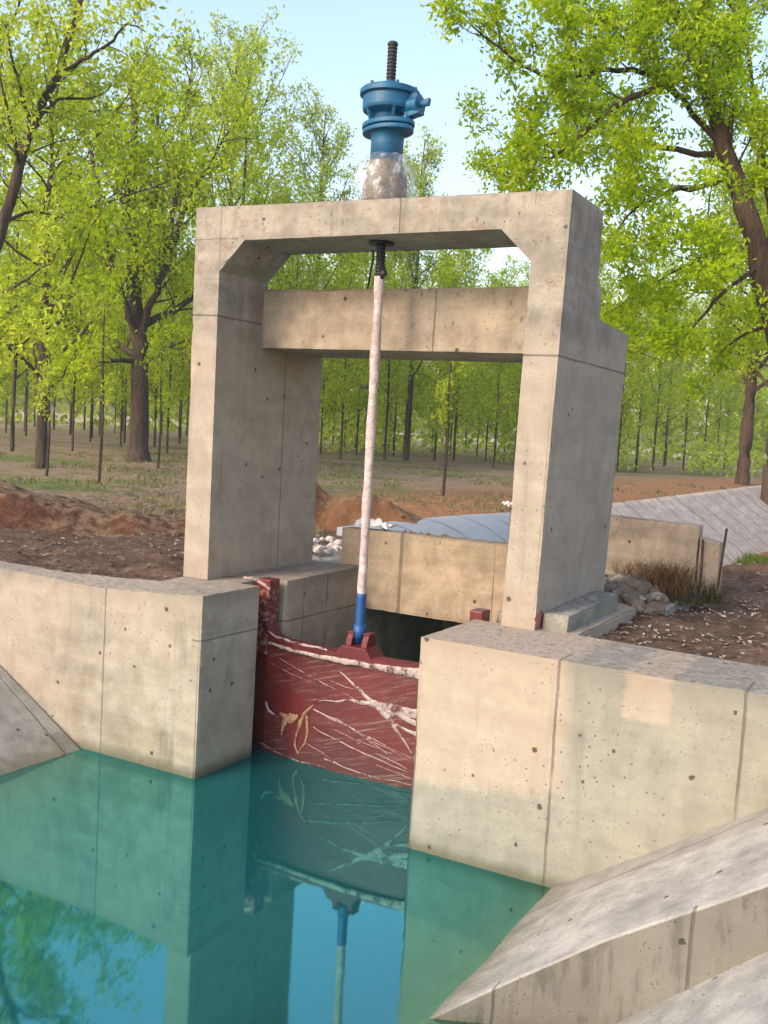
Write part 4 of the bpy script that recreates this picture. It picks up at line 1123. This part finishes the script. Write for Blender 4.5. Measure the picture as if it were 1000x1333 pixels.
RT = {
  'trunk': [(5.54, 8.65, -0.13), (5.1, 8.52, 1.05), (4.59, 8.26, 2.5), (4.13, 8.01, 3.82), (3.71, 7.9, 5.15), (3.38, 7.8, 5.98), (2.97, 7.79, 7.07), (2.66, 7.91, 7.7), (2.27, 7.99, 8.46), (1.89, 8.11, 9.48)],
  'l1': [(3.38, 7.8, 5.98), (2.95, 7.49, 6.45), (2.66, 7.13, 6.78), (2.41, 6.81, 7.24), (2.16, 6.61, 7.84), (1.92, 6.43, 8.53)],
  'l2': [(2.77, 7.3, 6.66), (2.49, 6.81, 6.81), (2.01, 6.2, 6.75), (1.48, 5.54, 6.51), (1.07, 4.99, 6.66), (0.7, 4.46, 6.92)],
  'l3': [(2.49, 6.81, 6.81), (2.18, 6.8, 7.32), (1.59, 6.49, 7.39), (0.9, 6.25, 7.69)],
  'l4': [(4.13, 8.01, 3.82), (3.84, 8.93, 5.6), (3.43, 9.45, 7.43), (2.87, 9.62, 8.88), (2.52, 9.75, 9.84)],
  'l5': [(3.51, 7.84, 5.65), (3.32, 7.25, 5.36), (2.91, 6.54, 5.11), (2.65, 6.02, 4.79), (2.38, 5.48, 4.18)],
  'l6': [(3.87, 7.93, 4.43), (3.19, 8.25, 4.56), (2.45, 8.27, 4.17), (1.67, 8.13, 3.64)],
  'l7': [(3.99, 7.97, 4.27), (3.65, 7.06, 3.8), (3.41, 6.41, 3.19), (3.04, 5.94, 2.73)],
  'l8': [(3.44, 7.82, 5.87), (2.32, 8.15, 6.22), (1.3, 8.2, 6.55), (0.23, 7.94, 6.45), (-0.37, 7.81, 6.16)],
  'l9': [(4.25, 8.05, 3.49), (3.59, 8.81, 3.34), (3.12, 8.97, 2.86)],
  'l10': [(3.65, 7.88, 5.26), (4.27, 7.84, 6.08), (4.69, 7.93, 7.03)],
  'l11': [(3.97, 7.98, 4.49), (4.54, 8.94, 5.22), (5.2, 9.47, 5.76)],
  'l12': [(2.66, 7.13, 6.78), (2.22, 6.03, 6.18), (1.85, 5.31, 5.5), (1.52, 4.85, 5.06)],
}
LT = {
  'trunk': [(-18.36, 19.31, -0.09), (-18.52, 19.43, 2.13), (-18.69, 19.52, 4.02), (-18.95, 19.52, 5.64), (-19.41, 19.7, 7.82), (-19.63, 19.85, 9.48), (-19.93, 20.17, 12.27), (-20.33, 20.21, 13.79)],
  'l1': [(-18.66, 19.55, 4.3), (-18.13, 19.51, 5.63), (-17.73, 19.62, 6.83), (-17.21, 19.86, 8.81), (-16.47, 20.17, 10.27), (-15.57, 20.6, 11.98)],
  'l2': [(-17.73, 19.62, 6.83), (-18.06, 20.34, 9.23), (-18.3, 20.94, 12.07), (-18.41, 21.33, 14.47)],
  'l3': [(-18.69, 19.52, 4.02), (-18.78, 18.89, 5.28), (-18.99, 18.42, 6.4), (-19.67, 17.69, 7.46), (-20.65, 16.96, 7.87)],
  'l4': [(-18.94, 18.45, 6.32), (-19.15, 18.03, 8.01), (-19.67, 17.84, 10.3), (-20.03, 17.67, 11.8)],
  'l5': [(-18.67, 19.48, 3.62), (-20.18, 19.85, 4.09), (-21.78, 19.7, 4.62), (-23.28, 19.4, 5.38)],
  'l6': [(-18.57, 19.66, 4.85), (-18.23, 21.06, 5.56), (-17.33, 22.27, 7.12), (-16.76, 23.28, 8.4)],
  'l7': [(-19.41, 19.7, 7.82), (-20.72, 20.11, 10.15), (-21.82, 20.27, 12.2)],
  'l8': [(-18.66, 19.45, 3.21), (-17.21, 19.17, 3.87), (-16.11, 19.24, 4.28)],
  'l9': [(-18.95, 19.52, 5.64), (-19.73, 21.11, 8.94), (-20.22, 21.69, 11.9), (-20.55, 21.72, 14.17)],
  'l10': [(-18.61, 19.5, 3.48), (-19.13, 18.06, 3.35), (-19.65, 17.17, 3.01)],
}
NT_ = {
  'trunk': [(-10.17, 4.4, -0.22), (-10.04, 4.56, 0.79), (-9.76, 4.88, 2.54), (-9.44, 5.18, 3.85), (-9.21, 5.39, 4.8), (-9.01, 5.62, 6.04), (-8.86, 5.77, 6.84), (-8.54, 6.05, 7.87), (-8.29, 6.31, 9.25), (-8.13, 6.5, 10.27)],
  'l1': [(-8.57, 6.02, 7.82), (-7.79, 5.89, 7.96), (-7.1, 5.85, 8.13), (-6.64, 5.83, 8.41), (-6.24, 5.89, 8.25)],
  'l2': [(-8.88, 5.76, 6.77), (-8.9, 6.4, 7.52), (-8.62, 7.01, 7.71), (-8.44, 7.43, 8.08)],
  'l3': [(-10.25, 5.81, 7.63), (-9.97, 5.91, 8.63), (-9.57, 6.05, 9.34), (-9.37, 6.25, 10.23)],
  'l4': [(-9.44, 5.18, 3.85), (-8.42, 4.85, 3.65), (-7.77, 4.79, 3.87), (-7.19, 4.85, 4.19)],
  'l5': [(-9.17, 5.44, 5.02), (-9.36, 6.24, 5.41), (-9.16, 6.93, 5.4)],
  'l6': [(-9.21, 5.39, 4.8), (-10.18, 5.44, 6.36), (-10.25, 5.81, 7.63)],
  'l7': [(-9.01, 5.62, 6.04), (-8.66, 5.02, 6.95), (-8.78, 4.76, 7.94)],
  'l8': [(-9.76, 4.88, 2.54), (-8.75, 4.73, 2.81), (-7.95, 4.73, 2.69), (-7.41, 4.76, 2.96)],
  'l9': [(-8.86, 5.77, 6.84), (-8.81, 5.3, 7.73), (-8.85, 5.06, 8.45)],
}
hero('broadleaf_tree', RT, (5.54, 8.65, 0), .225, 21, 'large leaning tree with brown trunk and bright young leaves at the right, nearest the gate', 24, 18, 50000, .102, BARK1, LEAF_N, .42, 1.25, .09, .25, .05, .23, 5)
hero('broadleaf_tree', LT, (-18.36, 19.31, 0), .36, 33, 'big spreading tree with thick dark trunk on the field, left of the gate frame', 15, 14, 24000, .20, BARK2, LEAF_L, .45, 2.3, .2, .22, .06, .42, 6)
hero('broadleaf_tree', NT_, (-10.17, 4.4, 0), .155, 45, 'thin dark leaning tree with sparse leaves at the upper left edge', 12, 10, 8500, .125, BARK2, LEAF_P, .5, 1.5, .12, .3, .05, .42, 4)
# dense near crown at the left edge, below the sparse branches, belongs to the leaning tree's neighbour
def poplar(seed, H, cb, W, nl, leafn, leafs, r0, name, label, loc, group, barkm, leafm, upl=1.0, jit=.16):
    T = Tree(seed); rnd = T.r
    root = empty(name, loc, label, 'tree', group)
    pts = [Vector((0, 0, -.3))]
    for i in range(1, 9):
        pts.append(Vector((rnd.uniform(-.02, .02) * H * .35 * i / 8, rnd.uniform(-.02, .02) * H * .35 * i / 8, H * i / 8)))
    pts = smooth_line(pts, 3)
    T.tube(pts, r0, r0 * .12, 8)
    T.twigs(pts[int(len(pts) * .62):], r0 * .4, W * .3, 10, .1, .1)
    for k in range(nl):
        u = cb + (1 - cb) * ((k + rnd.random()) / nl) ** 1.1 * .92
        p, d = at_t(pts, u)
        a = k * 2.4 + rnd.uniform(-.5, .5)
        prof = math.sin(PI * min(1, (u - cb) / (1 - cb) * .8 + .22))
        q = Vector((math.cos(a), math.sin(a), rnd.uniform(.35, 1.1) * upl)).normalized()
        l = W * .62 * (.35 + .75 * prof) * rnd.uniform(.7, 1.2)
        b = grow_branch(p, q, l, r0, .10, .22, rnd, 6)
        T.tube(b, r0 * .34 * (1.2 - u), r0 * .06, 5)
        T.twigs(b, r0 * .16, l * .42, 6, .2, .08, tw=False, sub=4)
    V = T.leaves(leafn, leafs, jit)
    org = world_loc(root)
    bmesh.ops.translate(T.wood, verts=T.wood.verts, vec=org)
    bm_obj('trunk', T.wood, barkm, root, smooth=True)
    link('crown', leaf_mesh('crown', V, leafm), None, root)
    return root
CAMX, CAMY = 6.687531, -7.96959866
def polar(px, d):   # ground point seen at a bearing (degrees left of the canal axis) and a distance
    return (CAMX - math.sin(math.radians(px)) * d, CAMY + math.cos(math.radians(px)) * d)
GRP = 'slender trees of the plantation'
def zone(b):
    if b > 40: return 'a'
    if b > 33.5: return 'b'
    if b > 20.5: return 'c'
    return 'd'
LAB = {('a', 0): 'slender dark trunked plantation tree at the left, behind the big spreading tree', ('a', 1): 'far slender plantation tree at the left, in the rows at the back',
       ('b', 0): 'slender plantation tree just left of and behind the left pillar', ('b', 1): 'far slender plantation tree in the back rows behind the left pillar',
       ('c', 0): 'slender thin trunked plantation tree seen through the opening of the gate frame', ('c', 1): 'far slender plantation tree in the back rows seen through the gate frame',
       ('d', 0): 'slender plantation tree beyond the panelled bank, right of the gate frame', ('d', 1): 'far slender plantation tree in the back rows right of the gate frame'}
protos = [poplar(100 + i, [12.5, 14, 11, 13.2, 10.0, 15][i], [.14, .17, .13, .2, .13, .17][i], [4.6, 5.0, 4.2, 4.8, 4.0, 5.4][i], 22, 5200, .20, [.07, .09, .065, .08, .065, .095][i],
                 'plantation_tree', 'x', (0, 0, 0), GRP, BARK2, [LEAF_F, LEAF_L, LEAF_F, LEAF_P, LEAF_F, LEAF_F][i], [1.0, 1.2, .8, 1.3, .9, 1.1][i]) for i in range(6)]
used = set()
def plant(pi, x, y, s, rz, label):
    src = protos[pi]
    if pi not in used: r = src; used.add(pi)
    else:
        r = src.copy(); COL.objects.link(r)
        for ch in src.children:
            c = ch.copy(); COL.objects.link(c); c.parent = r
    r.location = (x, y, gh(x, y)); r.rotation_euler = (0, 0, rz); r.scale = (s, s, s * 1.0)
    r['label'] = label
    return r
rp = random.Random(2024)
spots = []
# rows of the plantation, aligned with the canal
for row in range(0, 13):
    dperp = row * 5.2
    for k in range(0, 26):
        y = 8 + k * 4.4 + rp.uniform(-1, 1) + (row % 2) * 2; x = -19.5 - dperp + rp.uniform(-.8, .8)
        spots.append((x, y))
for k in range(14): spots.append((-9.5 + rp.uniform(-1, 1), 44 + k * 4.6 + rp.uniform(-1, 1)))
for k in range(12): spots.append((-14.5 + rp.uniform(-1, 1), 36 + k * 4.8 + rp.uniform(-1, 1)))
cnt = 0
for (x, y) in spots:
    dx, dy = x - CAMX, y - CAMY; d = math.hypot(dx, dy); b = math.degrees(math.atan2(-dx, dy))
    if b > 53 or b < 5 or d < 35 or d > 92: continue
    if math.hypot(x + 18.4, y - 19.3) < 5.5: continue
    if d < 41 and b > 38 and rp.random() < .65: continue
    if cnt >= 150: break
    pi = rp.randrange(6); s = rp.uniform(.82, 1.12)
    plant(pi, x, y, s, rp.uniform(0, 6.28), LAB[(zone(b), 0 if d < 58 else 1)]); cnt += 1
print('plantation trees', cnt)
# young whips with hardly any crown in front of the plantation
WH = 'bare young saplings on the field'
def sapling(x, y, h, label, seed):
    T = Tree(seed); root = empty('sapling', (x, y, gh(x, y)), label, 'sapling', WH); B = world_loc(root)
    pts = smooth_line([B + Vector((0, 0, -.1)), B + Vector((.02, .03, h * .35)), B + Vector((-.03, .02, h * .7)), B + Vector((.02, -.02, h))], 3)
    T.tube(pts, .045, .012, 6); T.twigs(pts, .02, h * .22, 9, .35, .12, sub=3)
    V = T.leaves(700, .12, .06) - np.array(tuple(B))
    bm_obj('trunk', T.wood, BARK2, root, smooth=True); link('crown', leaf_mesh('crown', V, LEAF_P), None, root)
for i, (b, d, h, lab) in enumerate(((47.3, 27, 3.2, 'bare young sapling in front of the left edge trees'), (44.6, 25, 4.2, 'taller bare sapling just behind the red earth heap'), (41.5, 33, 3.6, 'crooked young sapling left of the big spreading tree'),
                                    (25.6, 26, 4.0, 'thin young sapling on the field behind the orange earth heap'))):
    x, y = polar(b, d); sapling(x, y, h, lab, 300 + i)
# two stout trunks past the far bank on the right, a paler tall tree behind the spreading one
BIG = 'large trees round the gate'
x, y = polar(9.6, 52)
poplar(401, 15, .28, 8, 26, 12000, .24, .36, 'broadleaf_tree', 'stout trunked tree beyond the panelled bank at the right edge', (x, y, gh(x, y)), BIG, BARK1, LEAF_L, .7)
x, y = polar(8.3, 47)
poplar(402, 14, .3, 7, 22, 10000, .24, .30, 'broadleaf_tree', 'second stout trunk at the right edge, half hidden by the leaning tree', (x, y, gh(x, y)), BIG, BARK1, LEAF_L, .7)
x, y = polar(38.3, 50)
poplar(403, 19.2, .25, 8.5, 30, 12000, .20, .24, 'broadleaf_tree', 'tall pale thinly leaved tree rising behind the right side of the spreading tree', (x, y, gh(x, y)), BIG, BARK2, LEAF_P, 1.3)
x, y = polar(33.3, 52)
poplar(404, 17.2, .25, 6.5, 26, 9000, .20, .2, 'broadleaf_tree', 'tall pale tree whose top shows just left of the blue hoist', (x, y, gh(x, y)), BIG, BARK2, LEAF_P, 1.3)
x, y = polar(27.8, 56)
poplar(405, 17.2, .25, 6.0, 26, 9000, .20, .2, 'broadleaf_tree', 'tall pale tree whose top shows just right of the blue hoist', (x, y, gh(x, y)), BIG, BARK2, LEAF_P, 1.3)
x, y = polar(47.6, 30)
poplar(406, 11.5, .16, 7.2, 28, 11000, .19, .17, 'broadleaf_tree', 'dense bright green tree at the left edge, behind the sparse leaning tree', (x, y, gh(x, y)), BIG, BARK2, LEAF_L, .6)

def undergrowth():
    T = []; r = np.random.default_rng(19)
    for k in range(70):
        b = r.uniform(5, 40); d = r.uniform(60, 92); x, y = polar(b, d)
        if x > -4: continue
        h = r.uniform(1.6, 4.2); w_ = r.uniform(1.2, 2.4); n = 110
        th = r.uniform(0, 2 * PI, n); u = r.random(n) ** .6; zz = r.random(n)
        rad = w_ * np.sqrt(u) * np.sqrt(1 - zz ** 2 * .9)
        T.append(np.stack([x + rad * np.cos(th), y + rad * np.sin(th), gh(x, y) + .1 + zz * h], 1))
    P = np.concatenate(T); n = len(P)
    ax = r.normal(0, 1, (n, 3)); ax /= np.linalg.norm(ax, axis=1, keepdims=True); o = r.normal(0, 1, (n, 3)); s_ = np.cross(ax, o); s_ /= np.linalg.norm(s_, axis=1, keepdims=True)
    L = r.uniform(.22, .42, (n, 1)); W = L * .6
    return np.stack([P, P + ax * L * .5 + s_ * W * .5, P + ax * L, P + ax * L * .5 - s_ * W * .5], 1).reshape(-1, 3)
tag(link('undergrowth', leaf_mesh('undergrowth', undergrowth(), LEAF_P), None), 'light green undergrowth filling the rows at the back of the plantation', 'undergrowth', kind='stuff')
# the wood beyond the field reads as one mass
def wood():
    V = []; r = np.random.default_rng(9)
    T = []
    for k in range(190):
        b = r.uniform(2, 56); d = r.uniform(90, 130); x, y = polar(b, d)
        h = r.uniform(9, 15.5); w_ = r.uniform(2.2, 3.8); n = 190
        th = r.uniform(0, 2 * PI, n); u = r.random(n) ** .6; zz = r.beta(1.6, 1.5, n)
        rad = w_ * np.sqrt(u) * np.sin(PI * (zz * .85 + .12)) ** .7
        T.append(np.stack([x + rad * np.cos(th), y + rad * np.sin(th), -.6 + zz * (h + .6)], 1))
    P = np.concatenate(T); n = len(P)
    ax = r.normal(0, 1, (n, 3)); ax /= np.linalg.norm(ax, axis=1, keepdims=True); o = r.normal(0, 1, (n, 3)); s_ = np.cross(ax, o); s_ /= np.linalg.norm(s_, axis=1, keepdims=True)
    L = r.uniform(.45, .95, (n, 1)); W = L * .6
    return np.stack([P, P + ax * L * .5 + s_ * W * .5, P + ax * L, P + ax * L * .5 - s_ * W * .5], 1).reshape(-1, 3)
tag(link('distant_wood', leaf_mesh('distant_wood', wood(), LEAF_P), None), 'hazy mass of trees closing the view beyond the plantation', 'wood', kind='stuff')

# ------------------------------------------------------------------ air
t = NT('spring haze')
pv = t.n('ShaderNodeVolumePrincipled'); pv.inputs['Color'].default_value = (.93, .97, 1, 1); pv.inputs['Density'].default_value = .0009; pv.inputs['Anisotropy'].default_value = .3
t.t.links.new(pv.outputs[0], t.out.inputs['Volume'])
bm = bmesh.new(); box(bm, -180, 60, -45, 200, -9.5, 24)
hz = bm_obj('haze', bm, t.mat, origin=(-60, 80, -9.5)); tag(hz, kind='stuff')
